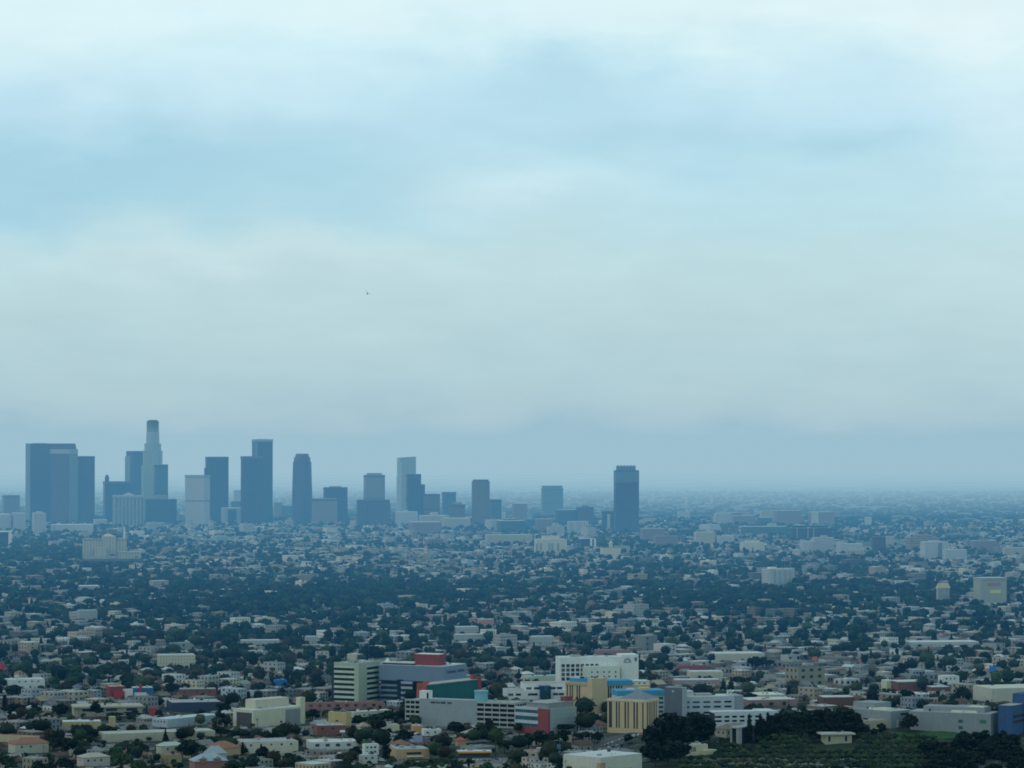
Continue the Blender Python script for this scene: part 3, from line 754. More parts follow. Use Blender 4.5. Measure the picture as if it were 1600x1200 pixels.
s, H = block('cream stepped block right of white office block below pale green glass tower', 654, 702, 806, 826, T_CREAM, name='office_building', cat='office building', roofh=5, roofin=.38)
block('pale lavender low apartment block below cream stepped block', 638, 690, 816, 838, T_LAV)
block('pale cream wide block with two storeys of openings right of purple block', 690, 735, 810, 828, T_CREAM)
block('small white cube building in haze between brown octagon and notched tower', 782, 790, 800, 816, T_WHITE, name='office_building', cat='office building')
block('lavender tower in haze left of notched blue-grey tower', 800, 824, 787, 818, T_LAV, name='office_building', cat='office building')
block('wide glassy blue block left of notched blue-grey tower', 776, 822, 814, 834, T_TEAL, name='office_building', cat='office building')
block('small bright blue panelled building below notched blue-grey tower', 820, 836, 811, 829, paint('bright_blue_panel', (.04, .14, .34)), name='office_building', cat='office building')
block('white-framed lavender block right of bright blue panelled building', 836, 862, 811, 835, T_LAV, name='office_building', cat='office building')
block('dark hazy block right of notched blue-grey tower', 868, 905, 797, 822, T_BLUE, name='office_building', cat='office building')
s, H = block('dark brownish block with raised roof left of isolated dark glass tower', 900, 928, 792, 822, T_PURP, name='office_building', cat='office building', roofh=2)
s, H = block('white slab apartment building with three bright stripes below the dark brownish block', 886, 920, 815, 837, T_PALE, phrase='the white striped slab')
for q in (887, 897, 909, 915): s.box('white_stripe', T_WHITE, s.ux(q), s.ux(q + 3.4), -1.0, .0, -6, H + .5)
s, H = block('cream wide building with penthouse and glazed bays below the white striped slab', 833, 886, 843, 868, paint('cream_block', (.55, .53, .38)), rz=12, D=30, roofh=5.5, roofin=.22, phrase='the cream penthouse building')
s.windows('F', [s.ux(q) for q in (839, 845, 858.5, 863, 872)], [s.h(855)], 5.0, 16, paint('grey_glazed_bay', (.28, .30, .30)), name='glazed_bay')
block('dark-roofed pale office block behind cream penthouse building', 854, 882, 823, 838, T_PALE, name='office_building', cat='office building', cap=T_ROOF, roofh=3)
block('long cream apartment row left of cream penthouse building', 752, 832, 836, 852, T_CREAM, D=26)
s, H = block('dark building with two white vertical piers right of cream penthouse building', 905, 932, 842, 858, T_DARK, name='office_building', cat='office building')
for q in (922, 928): s.box('white_pier', WHITE, s.ux(q), s.ux(q + 3.2), -1, 0, -4, H + .6)
s, H = block('cream church with pointed gable and dark red roof below isolated dark glass tower', 938, 970, 856, 872, paint('cream_church_wall', (.58, .53, .36)), name='church', cat='church', cap=paint('dark_red_tiles', (.20, .08, .06)))
s.part('bell_tower', MB().box(s.W * .4, s.W * .56, 1, 8, H, H + 9).hip(s.W * .4, s.W * .56, 1, 8, H + 9, 7, .3), paint('cream_church_wall', (.58, .53, .36)))
block('reddish-grey hazy apartment block right of isolated dark glass tower', 1000, 1040, 826, 848, T_LAV)
block('grey-lavender block right of the reddish-grey hazy apartment block', 1020, 1060, 838, 858, T_LAV, cap=T_ROOF)
block('cream gridded office block left of small white hotel', 1084, 1117, 832, 854, DK('cream_grid', (.50, .47, .36), g=.7), roofh=1, name='office_building', cat='office building')
s, H = block('small white hotel block with rows of windows on a podium', 1120, 1147, 838, 853, T_WHITE, name='hotel', cat='hotel', roofh=2.5, phrase='the small white hotel')
s.box('podium', T_PALE, -2, s.W + 2, -6, s.D, -8, s.h(853))
for xl, xr in ((1127, 1138), (1140, 1154)):
    block('narrow dark brown twin block behind small white hotel, ' + ('left one' if xl < 1130 else 'wider right one'), xl, xr, 821, 838, T_BROWN, name='office_building', cat='office building', cap=T_ROOF)
block('white stepped building in haze above the narrow brown twin blocks', 1115, 1142, 803, 823, T_PALE, name='office_building', cat='office building', roofh=3, roofin=.05)
block('grey hazy office row right of white stepped building', 1142, 1180, 806, 822, T_LAV, name='office_building', cat='office building')
block('square teal glass block in haze between grey slabs', 1182, 1207, 809, 823, T_TEAL, name='office_building', cat='office building', phrase='the square teal glass block')
block('cream block in haze behind square teal glass block', 1187, 1210, 798, 818, T_CREAM, name='office_building', cat='office building')
block('wide lavender-grey slab in haze right of cream block', 1208, 1252, 798, 822, T_LAV, name='office_building', cat='office building', D=30)
s, H = block('pale grey slab in haze with lighter left end', 1263, 1304, 800, 822, T_LAV, name='office_building', cat='office building', D=30)
s.box('pale_end', T_WHITE, -.5, s.W * .3, -1, 0, -10, H + .5)
s, H = block('long low glass block with pale cyan roof left of dark glass twin-roof block', 1155, 1231, 823, 838, T_TEAL, rz=8, D=40, name='office_building', cat='office building', cap=paint('pale_cyan_roof', (.45, .60, .62)), phrase='the long low glass block')
s, H = block('long dark glass block with two black rooftop boxes and white verticals', 1231, 1299, 825, 846, T_DARK, rz=8, D=40, name='office_building', cat='office building', phrase='the long dark glass block')
for a, b in ((1240, 1262), (1268, 1294)): s.box('roof_unit', DARKGLASS, s.ux(a), s.ux(b), 3, 24, H + .5, s.h(821))
for q in (1245, 1262, 1271): s.box('white_fin', T_WHITE, s.ux(q), s.ux(q) + 1.5, -1, 0, -4, H + .4)
s, H = block('cream stepped apartment building right of small white hotel', 1156, 1195, 848, 864, paint('cream_block', (.55, .53, .38)), roofh=3.5, roofin=.2)
s, H = block('large pale hotel with taller right wing and roof tower', 1248, 1302, 846, 866, T_WHITE, rz=10, D=26, name='hotel', cat='hotel', phrase='the large pale hotel')
s.box('right_wing', T_PALE, s.ux(1272), s.W + .6, -5, 20, -8, s.h(840)); s.box('roof_tower', T_PALE, s.ux(1284), s.ux(1293), 0, 12, s.h(840), s.h(837))
s, H = block('white low block with cream ground wing right of large pale hotel', 1309, 1348, 850, 868, T_WHITE, D=24)
s.box('cream_wing', T_CREAM, s.ux(1326), s.W + 1, -6, 0, -6, s.h(860)); s.box('roof_tower', T_WHITE, 1, s.ux(1318), 2, 14, H + .5, s.h(846))
s = Site('apartment_building', 'white apartment tower with rounded bays standing among dark trees', 'apartment building', 1201, 921, 40, xl=1197, xr=1241, D=16, clear=914)
H = s.h(889); nb = 5
for k in range(nb):
    cx = s.W * (k + .5) / nb; r = s.W / nb * .62
    s.part('rounded_bay', MB().prism([(cx + r * math.cos(2 * PI * j / 12), 3 + r * math.sin(2 * PI * j / 12)) for j in range(12)], -6, H - (k % 2) * 2), T_WHITE)
s.box('wall', T_WHITE, 0, s.W, 3, 16, -6, H - .7); s.box('roof', ROOFWHITE, .5, s.W - .5, 4, 15.5, H - .7, H - .2); s.box('roof_unit', WHITE, s.W * .15, s.W * .4, 5, 12, H - .2, H + 2.6)
anchor('the white rounded-bay tower', 1220, 904)
block('slim white tower alone in haze on the plain', 1351, 1362, 808, 824, T_WHITE, phrase='the slim white tower')
block('square dark block left of narrow cream block', 1362, 1384, 839, 863, T_PURP, name='office_building', cat='office building', cap=T_ROOF, phrase='the square dark block')
block('narrow cream block beside square dark block', 1384, 1397, 838, 855, T_CREAM, name='office_building', cat='office building')
block('tan striped office block with orange-brown roofline', 1415, 1468, 840, 864, facade('tan_stripes', (.36, .29, .22), (.12, .10, .09), 60, 3.6, (0, 1), (.4, 1)), name='office_building', cat='office building', cap=paint('orange_tiles', (.42, .20, .10)), roofh=4.5, roofin=.22, phrase='the tan striped office block')
s, H = block('white hospital cluster with two towers right of tan striped block', 1440, 1482, 847, 876, T_WHITE, rz=16, D=24, name='hospital_building', cat='hospital', roofh=2, roofin=.3, phrase='the white twin-tower hospital')
s.box('painted_shadow_gap', T_GREY, s.W * .56, s.W * .72, -.8, 0, -4, H - 2)  # grey strip on the front, shadow between the two towers painted in
block('low white wing right of white twin-tower hospital', 1473, 1511, 859, 878, T_WHITE, name='hospital_building', cat='hospital')
block('grey-pink stepped block right of low white hospital wing', 1517, 1558, 845, 863, T_LAV, roofh=3)
block('pale cream low block on the right below the plain', 1566, 1602, 856, 872, T_CREAM)
s, H = block('square grey-green tower block with small yellow sign panel', 1526, 1573, 905, 945, paint('grey_green_tower', (.36, .37, .30)), rz=14, D=26, roofh=0, name='office_building', cat='office building', clear=940, phrase='the yellow-signed tower block')
s.box('sign', paint('yellow_sign', (.62, .58, .20)), s.ux(1547), s.ux(1564), -.6, 0, s.h(927.5), s.h(922))
s.box('pale_edge', T_PALE, -.5, 4, -.6, 0, -6, H + .3); s.box('red_band', paint('faded_red_band', (.36, .22, .20)), s.ux(1543), s.ux(1563), -.6, 0, s.h(915), s.h(911)); s.box('parapet', T_PALE, -.5, s.W + .5, -.8, s.D, H - .3, H + 2)
s, H = block('small tower with cream pyramid roof among trees left of yellow-signed block', 1463, 1484, 920, 944, T_PALE, rz=30, cap=T_CREAM)
s.part('pyramid_roof', MB().hip(0, s.W, 0, s.D, H + .5, 8, 1.0), paint('cream_tiles', (.55, .47, .26)))
# palatial cream hospital on the left
s = Site('hospital_building', 'palatial cream hospital with tiered wings and central roof pavilion', 'hospital', 130, 873, 10, xl=124, xr=198, D=40, clear=880)
CH = facade('palatial_cream', (.43, .41, .31), (.30, .29, .24), 6, 60, (.35, .75), (0, 1))
H = s.h(844)
s.box('wall', CH, 0, s.W, 0, 40, -8, H); s.box('red_roof', paint('brown_tiles', (.30, .20, .13)), -.6, s.W + .6, -.6, 40, H, H + 1.6)
s.box('centre_pavilion', CH, s.ux(160), s.ux(181), -4, 30, -6, s.h(838)); s.part('pavilion_roof', MB().hip(s.ux(162), s.ux(179), 0, 26, s.h(838), 5, .4), CREAM)
s.box('front_wing', CH, s.ux(148), s.ux(166), -22, 0, -6, s.h(856)); s.box('low_wing', T_CREAM, s.ux(131), s.ux(190), -30, -22.2, -8, s.h(868))
s.box('right_block', CH, s.ux(184), s.ux(219), -46, -20, -8, s.h(863)); s.box('right_roof', T_CREAM, s.ux(183), s.ux(220), -46.6, -19.4, s.h(863), s.h(861.5))
GUARD.append((182, 222, 879, s.Y - 40)); GUARD.append((130, 192, 879, s.Y - 25))
for q in (134, 141, 188): s.box('roof_pavilion', CH, s.ux(q) - 4, s.ux(q) + 5, 4, 20, H + 1.6, s.h(841.5))
anchor('the palatial cream hospital', 165, 860)
s = Site('monument', 'thin white chimney rising behind palatial cream hospital', 'chimney', 192.5, 850, 0, xl=192, xr=195, D=5, W=5)
s.part('shaft', MB().prism([(2.5 + 2.2 * math.cos(2 * PI * k / 10), 2.5 + 2.2 * math.sin(2 * PI * k / 10)) for k in range(10)], -5, s.h(826)), WHITE)
s.part('cap', MB().prism([(2.5 + 2.7 * math.cos(2 * PI * k / 10), 2.5 + 2.7 * math.sin(2 * PI * k / 10)) for k in range(10)], s.h(826), s.h(824.6)), WHITE)
s.root.name = 'chimney_stack'
# grey dome hall
s = Site('assembly_hall', 'grey low domed hall among trees below palatial cream hospital', 'hall', 118, 945, 20, xl=116, xr=155, D=30, clear=938)
cx, cy, r = s.W / 2, 15, s.W * .5
mb = MB(); prev = None
for k, (q, z) in enumerate(((1.0, 0), (1.0, 4), (.92, 6.2), (.7, 8.6), (.4, 10.2), (.05, 10.9))):
    rg = [(cx + r * q * math.cos(2 * PI * j / 20), cy + r * q * .7 * math.sin(2 * PI * j / 20)) for j in range(20)]
    if prev: mb.prism(prev[0], prev[1], z, rg)
    prev = (rg, z)
s.part('dome', mb, paint('grey_dome_roof', (.36, .38, .38))); anchor('the grey domed hall', 136, 935)
block('flat grey-roofed hall directly above the grey domed hall', 120, 156, 916, 927, paint('blue_grey_render', (.34, .38, .40)), name='assembly_hall', cat='hall', D=30)
block('blue-grey apartment block right below the grey domed hall', 120, 152, 954, 975, T_PALE, rz=30)
block('cream ribbed apartment building on the left with flat roof', 240, 305, 1024, 1044, facade('cream_ribbed', (.55, .51, .36), (.30, .28, .22), 3.0, 3.2, (.5, .9), (.3, .8)), rz=12, D=16, clear=1040, phrase='the cream ribbed apartment building')
block('long white apartment row with dark windows above green office block', 368, 437, 1001, 1010, T_WHITE, rz=8, D=14, clear=1008)
block('small white apartment building at the end of the long white row', 476, 497, 995, 1006, T_WHITE, clear=1004)
block('white apartment building with rows of small windows above red roof box', 710, 748, 980, 993, T_WHITE, clear=990, phrase='the white apartment building')
block('white lower apartment building in front of another with small window rows', 706, 760, 992, 1003, T_WHITE, D=12, clear=1000)
block('salmon pink apartment building among dark trees', 746, 772, 968, 977, paint('salmon_wall', (.52, .27, .19)), clear=975)
block('white gridded apartment building above white gridded hospital', 828, 866, 995, 1008, T_WHITE, clear=1006)
block('long white flat-roofed complex in the right distance', 1408, 1530, 1004, 1012, T_WHITE, rz=8, D=30, name='warehouse', cat='warehouse', clear=1010)
block('brown brick commercial block in front of trees on the right', 1397, 1451, 1066, 1084, paint('brown_brick', (.18, .085, .07)), rz=14, D=22, name='shop_building', cat='shop', clear=1080, phrase='the brown brick block')
block('low brick extension right of the brown brick block', 1452, 1485, 1074, 1086, paint('brown_brick', (.18, .085, .07)), rz=14, D=14, name='shop_building', cat='shop')
s, H = block('small bright white building with three square windows', 1470, 1499, 1057, 1070, WHITE, rz=12, D=14, name='shop_building', cat='shop', clear=1068, phrase='the small bright white building')
s.windows('F', [s.ux(q) for q in (1479, 1485.5, 1491.5)], [s.h(1060.5)], 1.5, 1.5, DARKGLASS)
block('dark red brick apartment row left of grey gallery', 1280, 1335, 1090, 1104, paint('dark_red_brick', (.16, .075, .065)), rz=10, D=18, clear=1101, phrase='the dark red brick row')
block('pale yellow side wall shop left of brown brick block', 1384, 1397, 1064, 1082, paint('pale_yellow_wall', (.60, .56, .36)), D=14, name='shop_building', cat='shop')
block('pink low apartment row right of red-cornered clinic towers', 1046, 1125, 1063, 1072, paint('pink_wall', (.38, .29, .27)), rz=8, D=16)
block('cream apartment building with green yard right of white gridded hospital', 1072, 1130, 1050, 1062, paint('pale_cream_wall', (.55, .52, .40)), rz=8, D=18)
block('large beige flat-roofed warehouse above dark round tree', 1107, 1195, 1022, 1036, paint('beige_warehouse', (.50, .46, .36)), rz=10, D=30, name='warehouse', cat='warehouse', phrase='the beige warehouse')

# more low and mid-rise blocks packed round the feet of the towers
q3 = random.Random(21)
MIDS = [('pale', T_PALE), ('lavender', T_LAV), ('cream', T_CREAM), ('white', T_WHITE), ('grey', T_GREY), ('brown', T_BROWN), ('teal', T_TEAL), ('pale green', T_GREEN)]
MIDQ = []
for k in range(150):
    px = q3.uniform(150, 1090) if k < 115 else q3.uniform(1090, 1600); yb = q3.uniform(812, 852) if k < 115 else q3.uniform(818, 880); w = q3.uniform(6, 22) * q3.uniform(.8, 1.3); h = q3.choice((5, 6, 7, 8, 9, 11, 13, 16, 20)) * (1 if k < 50 else .7)
    c = P(px, yb)
    if any((c - Vector((r_[0], r_[1], c.z))).length < 60 + r_[4] * .6 for r_ in RECTS): continue
    nm, mt = q3.choice(MIDS)
    s = Site('mid_rise_block', '', 'office building', px, yb, q3.uniform(8, 50), xl=px - w * .15, xr=px + w * .85, D=q3.uniform(18, 40), group='mid-rise blocks around downtown', clear=yb - h * .5)
    H = s.h(yb - h)
    s.box('wall', mt, 0, s.W, 0, s.D, -12, H); s.box('roof', q3.choice((T_ROOF, ROOFWHITE, T_CROWN)), .5, s.W - .5, .5, s.D - .5, H, H + .5)
    s.box('roof_unit', T_GREY, s.W * .3, s.W * .55, s.D * .3, s.D * .6, H + .5, H + 4)
    MIDQ.append((s.root, ('wide ' if w > 19 else 'slim ' if w < 10 else '') + ('low ' if h < 8 else '') + nm + ' hazy block', s.X, s.Y, s.C.z))

# ================================================================== low buildings in the front rows
def low(label, xl, xc, xr, yt, yb, rz, wall, roof=ROOFGREY, name='shop_building', cat='shop', D=None, F=(), L=(), wz=None, ww=1.4, wh=1.3, hip=None, clear=None, phrase=None, para=.6):
    s = Site(name, label, cat, xc, yb, rz, xl=xl, xr=xr, D=D, clear=clear if clear else yb - 2)
    H = s.h(yt)
    s.box('wall', wall, 0, s.W, 0, s.D, -4, H)
    if hip: s.part('roof', MB().hip(0, s.W, 0, s.D, H, hip, .7), roof)
    else: s.box('roof', roof, .4, s.W - .4, .4, s.D - .4, H - .2, H + .12)
    if not hip: clutter(s, H + .12, RND.randint(2, 5))
    z = wz if wz else [H - 2.2]
    s.windows('F', [s.ux(q) for q in F], z, ww, wh, DARKGLASS); s.windows('L', [s.uy(q) for q in L], z, ww, wh, DARKGLASS)
    if phrase: anchor(phrase, (xl + xr) / 2, (yt + yb) / 2)
    return s, H
YEL = paint('yellow_render', (.44, .37, .21)); TAN = paint('tan_wall', (.48, .33, .20)); PCREAM = paint('pale_cream_wall', (.55, .52, .40))
TERR = paint('terracotta_tiles', (.30, .14, .09), var=.25, scale=.5); BRICK = paint('brick_wall', (.22, .10, .085))
s, H = low('cream flat-roofed store with large dark grey side wall facing the lot', 364, 396, 476, 1110, 1137, 48, paint('cream_store_wall', (.60, .57, .42)), ROOFWHITE, clear=1131, phrase='the cream store')
s.box('dark_side_panel', paint('dark_grey_panel', (.09, .08, .085)), -.15, .1, s.D * .08, s.D * .82, -1, H - 2.2)
s.box('rear_tower', paint('cream_store_wall', (.60, .57, .42)), s.W - 5, s.W + .2, -.3, 5, -3, s.h(1096)); s.box('roof_unit', PCREAM, s.W * .2, s.W * .85, s.D * .4, s.D * .9, H, s.h(1096))
s.box('grey_back_panel', paint('grey_metal_panel', (.25, .26, .27)), s.W * .62, s.W - 5.2, -.2, .1, 0, H - 1.6)
s, H = low('tan office house with dark roof recess and two small windows', 513, 541, 549, 1113, 1140, 66, paint('tan_office_wall', (.52, .40, .20)), PCREAM, 'office_building', 'office building', L=(526.5,), wz=[3.5, 6.6], ww=2.4, wh=1.1, clear=1132, phrase='the tan office house')
s.box('roof_recess', paint('dark_roof_recess', (.05, .07, .06)), 1, s.W - .6, s.D * .1, s.D * .7, H + .05, H + .4)
s, H = low('cream two-storey motel wing running right from tan office house', 549, 553, 612, 1113, 1128, 40, PCREAM, ROOFWHITE, 'motel', 'motel', D=9, F=(556, 562, 569, 577, 586, 596), wz=[2.0, 4.9], ww=2.0, wh=1.0)
low('red-columned brick shopping arcade in front of green office block', 470, 474, 600, 1099, 1110, 9, paint('dusty_red_wall', (.34, .17, .15)), BRICK, D=12, F=(486, 500, 514, 528, 542, 556, 570, 584), ww=3.0, wh=2.0, clear=1108)
low('yellow strip shop with pale roof patches and square corner turret', 96, 98, 158, 1128, 1138, 10, YEL, ROOFWHITE, D=16, clear=1135, phrase='the yellow strip shop')[0].box('corner_turret', YEL, 36, 41, -1.0, 6, -2, 8.5)
s, H = low('wide cream building with dark band of shade under its overhanging roof', 112, 116, 222, 1104, 1120, 12, paint('dull_cream_wall', (.50, .45, .33)), paint('dull_tan_roof', (.42, .38, .30)), D=26, clear=1116, phrase='the overhanging-roof building')
s.box('roof_overhang', paint('dull_tan_roof', (.42, .38, .30)), -1, s.W + 1, -2.5, s.D, H - 1.4, H - .25); s.windows('F', [s.W * .2, s.W * .55, s.W * .85], [H - 3.2], 9, 2.2, DARKGLASS)
low('long blue-grey shed roof building below cream store', 238, 262, 345, 1124, 1137, 50, paint('blue_grey_shed', (.40, .45, .48)), paint('pale_blue_roof', (.50, .56, .60)), 'warehouse', 'warehouse', L=(242, 247, 252, 257), phrase='the long blue-grey shed')
low('row of dark blue shops under a wide grey roof', 262, 268, 346, 1098, 1112, 14, paint('navy_shopfront', (.05, .065, .11)), ROOFGREY, D=30, clear=1108, phrase='the dark blue shop row')
low('red brick row with flat roof left of dark blue shop row', 278, 281, 338, 1077, 1090, 10, BRICK, ROOFGREY, 'apartment_building', 'apartment building', D=14, F=(288, 298, 308, 318, 328), clear=1086)
s, H = low('dark red commercial building with white attached screen wall', 166, 172, 196, 1073, 1092, 20, paint('dark_red_wall', (.26, .06, .05)), TAN, D=16, clear=1088, phrase='the dark red commercial building')
s.box('white_screen', WHITE, s.ux(192), s.ux(207), -1.5, 1.0, -3, s.h(1077)); s.box('red_sign_wall', paint('bright_red_wall', (.48, .05, .06)), s.ux(177), s.ux(194), -2.4, -1.6, s.h(1091), s.h(1080))
low('blue shop front with red pole panel right of dark red commercial building', 204, 208, 240, 1075, 1088, 14, paint('blue_shop_wall', (.05, .14, .30)), ROOFWHITE, D=16)[0].box('red_panel', paint('bright_red_wall', (.48, .05, .06)), 5, 7.5, -.8, -.2, 0, 11)
low('long tan wall building at the lower left edge', -30, 58, 62, 1150, 1161, 70, paint('light_tan_wall', (.54, .42, .27)), TERR, "warehouse", "warehouse", phrase='the long tan wall')
low('brown-roofed house with cream gable wall below long tan wall', 14, 24, 76, 1163, 1178, 30, PCREAM, TERR, 'house', 'house', D=14, hip=4, F=(34, 48), phrase='the brown-roofed cream house')
low('white villa with hipped pale roof near bottom left', 120, 131, 172, 1184, 1198, 30, paint('pink_white_wall', (.55, .48, .43)), paint('beige_tiles', (.45, .38, .31)), 'house', 'house', hip=2.6, F=(138, 148, 158), L=(125,), phrase='the pale hipped villa')
low('long cream retaining building with low pale roof below blue-grey shed', 158, 164, 336, 1147, 1160, 20, paint('grey_cream_wall', (.46, .43, .33)), paint('grey_cream_roof', (.42, .43, .37)), 'warehouse', 'warehouse', D=22, phrase='the long cream building')
low('wide tiled-roof hall with tan end wall left of white villa row', 318, 342, 376, 1170, 1182, 48, TAN, TERR, 'assembly_hall', 'hall', hip=4.5, phrase='the tiled-roof hall')
low('cream flat block with small windows right of tiled-roof hall', 370, 380, 466, 1160, 1178, 18, paint('warm_white_wall', (.58, .54, .43)), ROOFGREY, 'apartment_building', 'apartment building', D=26, F=(392, 408, 424, 440, 455), phrase='the cream flat block')
low('pale green roofed house with cream wall at lower left', 244, 252, 288, 1166, 1180, 30, PCREAM, paint('pale_green_roof', (.42, .48, .42)), 'house', 'house', hip=2.5, F=(262, 274))
low('ochre flat-roofed house at lower left beneath pale green roofed house', 252, 258, 284, 1180, 1192, 24, paint('ochre_wall', (.33, .28, .14)), TERR, 'house', 'house', D=12)
s, H = low('pink gabled house with blue-grey roof and two front dormers at the bottom edge', 296, 304, 356, 1190, 1206, 20, paint('pink_plaster', (.36, .17, .14)), paint('blue_grey_tiles', (.33, .38, .41)), 'house', 'house', hip=4.6, D=14, phrase='the pink dormered house')
for u in (s.W * .25, s.W * .68):
    g = s.part('dormer', MB().box(u - 2.2, u + 2.2, -.6, 4, H - 1.0, H + 1.6), paint('pink_plaster', (.36, .17, .14)))
    part(g, 'dormer_roof', MB().hip(u - 2.3, u + 2.3, -.7, 6, H + 1.6, 1.9, .4, gable=True), paint('blue_grey_tiles', (.33, .38, .41)))
low('large blue-grey gabled roof house behind pink dormered house', 318, 324, 354, 1178, 1190, 24, paint('pale_blue_wall', (.45, .49, .50)), paint('blue_grey_tiles', (.33, .38, .41)), 'house', 'house', hip=5)
low('long white market building with pale roof and dark doorways', 480, 486, 560, 1160, 1172, 12, paint('white_market_wall', (.60, .60, .55)), ROOFWHITE, D=24, F=(496, 512, 528, 545), ww=3, wh=2, phrase='the white market building')
low('white two-storey villa with dark windows right of dark conifer', 566, 570, 592, 1163, 1180, 24, WHITE, ROOFWHITE, 'house', 'house', F=(574, 580, 586), wz=[2.2, 5.4], phrase='the white two-storey villa')
low('white cottage in front of the white two-storey villa', 561, 566, 590, 1180, 1194, 24, paint('grey_white_wall', (.52, .53, .49)), ROOFWHITE, 'house', 'house', F=(572, 582))
s, H = low('tan flat-roofed hall with long dark window recess and white canopy', 610, 620, 671, 1171, 1187, 14, paint('orange_tan_wall', (.50, .34, .19)), ROOFGREY, D=22, phrase='the tan flat-roofed hall')
s.box('window_band', DARKGLASS, s.W * .3, s.W * .75, -.15, .05, H - 3.8, H - 2.2); s.box('canopy', WHITE, s.W * .3, s.W * .8, -2, 0, H - 5.4, H - 5.0)
low('dark red brick shop with pale roof left of white pole sign', 492, 496, 540, 1134, 1150, 14, BRICK, ROOFGREY, D=16, F=(504, 520), phrase='the dark red brick shop')
low('pale yellow box store below the parking garage', 597, 600, 624, 1133, 1143, 12, paint('pale_yellow_store', (.56, .54, .34)), ROOFGREY, D=14)
low('orange fronted shop with white neighbour below the parking garage', 644, 647, 661, 1134, 1146, 16, paint('orange_wall', (.56, .30, .13)), ROOFWHITE, D=10)
low('small white shop with dark door below the parking garage', 660, 663, 690, 1140, 1150, 14, WHITE, ROOFWHITE, D=10, F=(668, 680))
low('lavender blue shop beside large dark round tree', 641, 645, 660, 1150, 1160, 14, paint('lavender_wall', (.38, .40, .56)), ROOFGREY, D=10)
low('brick red tiled bungalow among dark trees left of filling station', 711, 715, 728, 1157, 1166, 20, TAN, paint('red_tiles', (.42, .10, .07)), 'house', 'house', hip=2.4)
s, H = low('filling station canopy with long yellow-orange fascia', 716, 718, 766, 1176, 1184, 6, paint('dark_forecourt', (.08, .085, .09)), ROOFWHITE, 'filling_station', 'filling station', D=12, phrase='the filling station')
s.box('fascia', paint('yellow_orange_fascia', (.70, .36, .08)), -1, s.W + 1, -2, 0, H - .3, H + .9); s.box('canopy', ROOFWHITE, -1, s.W + 1, 0, 12, H + .2, H + .8)
low('large white flat-roofed building with tan corner at the bottom edge', 880, 938, 1003, 1184, 1214, 46, paint('warm_white_store', (.58, .56, .46)), ROOFWHITE, 'warehouse', 'warehouse', clear=1200, phrase='the large white flat-roofed building')[0].box('tan_corner', TAN, -.2, 4.5, -.2, 3.0, -2, 9)
low('grey flat block between large white building and street', 880, 890, 930, 1176, 1188, 24, paint('grey_wall', (.35, .37, .36)), ROOFGREY, D=12)
s, H = low('cream modernist house with ribbed window front beneath dark tall trees', 1065, 1072, 1106, 1164, 1182, 22, paint('cream_modern_wall', (.60, .54, .38)), paint('cream_roof', (.56, .54, .45)), 'house', 'house', D=14, clear=1178, phrase='the cream modernist house')
s.windows('F', [s.ux(q) for q in (1077, 1080, 1083, 1086)], [H - 3.2], .8, 3.2, DARKGLASS); s.box('low_wing', paint('cream_modern_wall', (.60, .54, .38)), s.W * .75, s.W + 7, -3, 6, -2, H - 4)
s, H = low('cream pavilion with wide flat overhanging roof on the wooded slope', 1284, 1290, 1331, 1148, 1164, 10, paint('cream_pavilion_wall', (.50, .46, .32)), paint('pavilion_roof', (.46, .46, .41)), 'pavilion', 'pavilion', D=12, clear=1160, phrase='the cream pavilion')
s.box('roof_overhang', paint('pavilion_roof', (.56, .56, .50)), -3, s.W + 2, -2.5, 12.5, H - .1, H + .9); s.windows('F', [s.ux(q) for q in (1296, 1322)], [H - 3], 1.6, 3.6, DARKGLASS)
low('low beige park house with stepped roofs left of big round tree', 1345, 1352, 1404, 1126, 1140, 18, paint('beige_park_wall', (.45, .40, .30)), paint('beige_park_roof', (.40, .37, .30)), 'house', 'house', D=16, phrase='the beige park house')
low('long white roofed store with bright signs right of dark end trees', 1165, 1170, 1245, 1094, 1104, 14, paint('reddish_store', (.30, .20, .185)), ROOFWHITE, D=28, phrase='the white-roofed store')
low('bright white roofed warehouse above the white-roofed store', 1180, 1186, 1228, 1086, 1093, 14, PCREAM, paint('cream_white_roof', (.66, .66, .56)), 'warehouse', 'warehouse', D=30)
low('big pale roofed depot behind bright blue building', 1540, 1550, 1640, 1076, 1098, 16, paint('pale_depot_wall', (.50, .49, .40)), paint('pale_depot_roof', (.56, .55, .45)), 'warehouse', 'warehouse', D=40, phrase='the pale depot')
low('turquoise roofed long hall left of white gridded hospital', 820, 826, 876, 1057, 1066, 24, PCREAM, paint('turquoise_roof', (.22, .52, .50)), 'warehouse', 'warehouse', D=14)
low('blue tarpaulin roofed shop left of green office block', 427, 430, 449, 1063, 1072, 14, paint('blue_front', (.03, .17, .50)), paint('blue_front', (.03, .17, .50)), D=10)
low('white roofed row of shops with dark openings at left', 4, 12, 70, 1062, 1076, 20, WHITE, ROOFWHITE, D=16, F=(30, 40, 50, 60))
low('long pink brick row behind white gridded hospital', 928, 932, 985, 1016, 1024, 8, paint('pink_brick', (.32, .20, .18)), paint('pink_roof', (.36, .20, .17)), 'apartment_building', 'apartment building', D=14)
low('red fronted diner right of white gridded hospital', 1056, 1060, 1104, 1040, 1048, 8, paint('red_diner', (.28, .10, .09)), paint('dark_red_roof', (.30, .10, .09)), D=12)

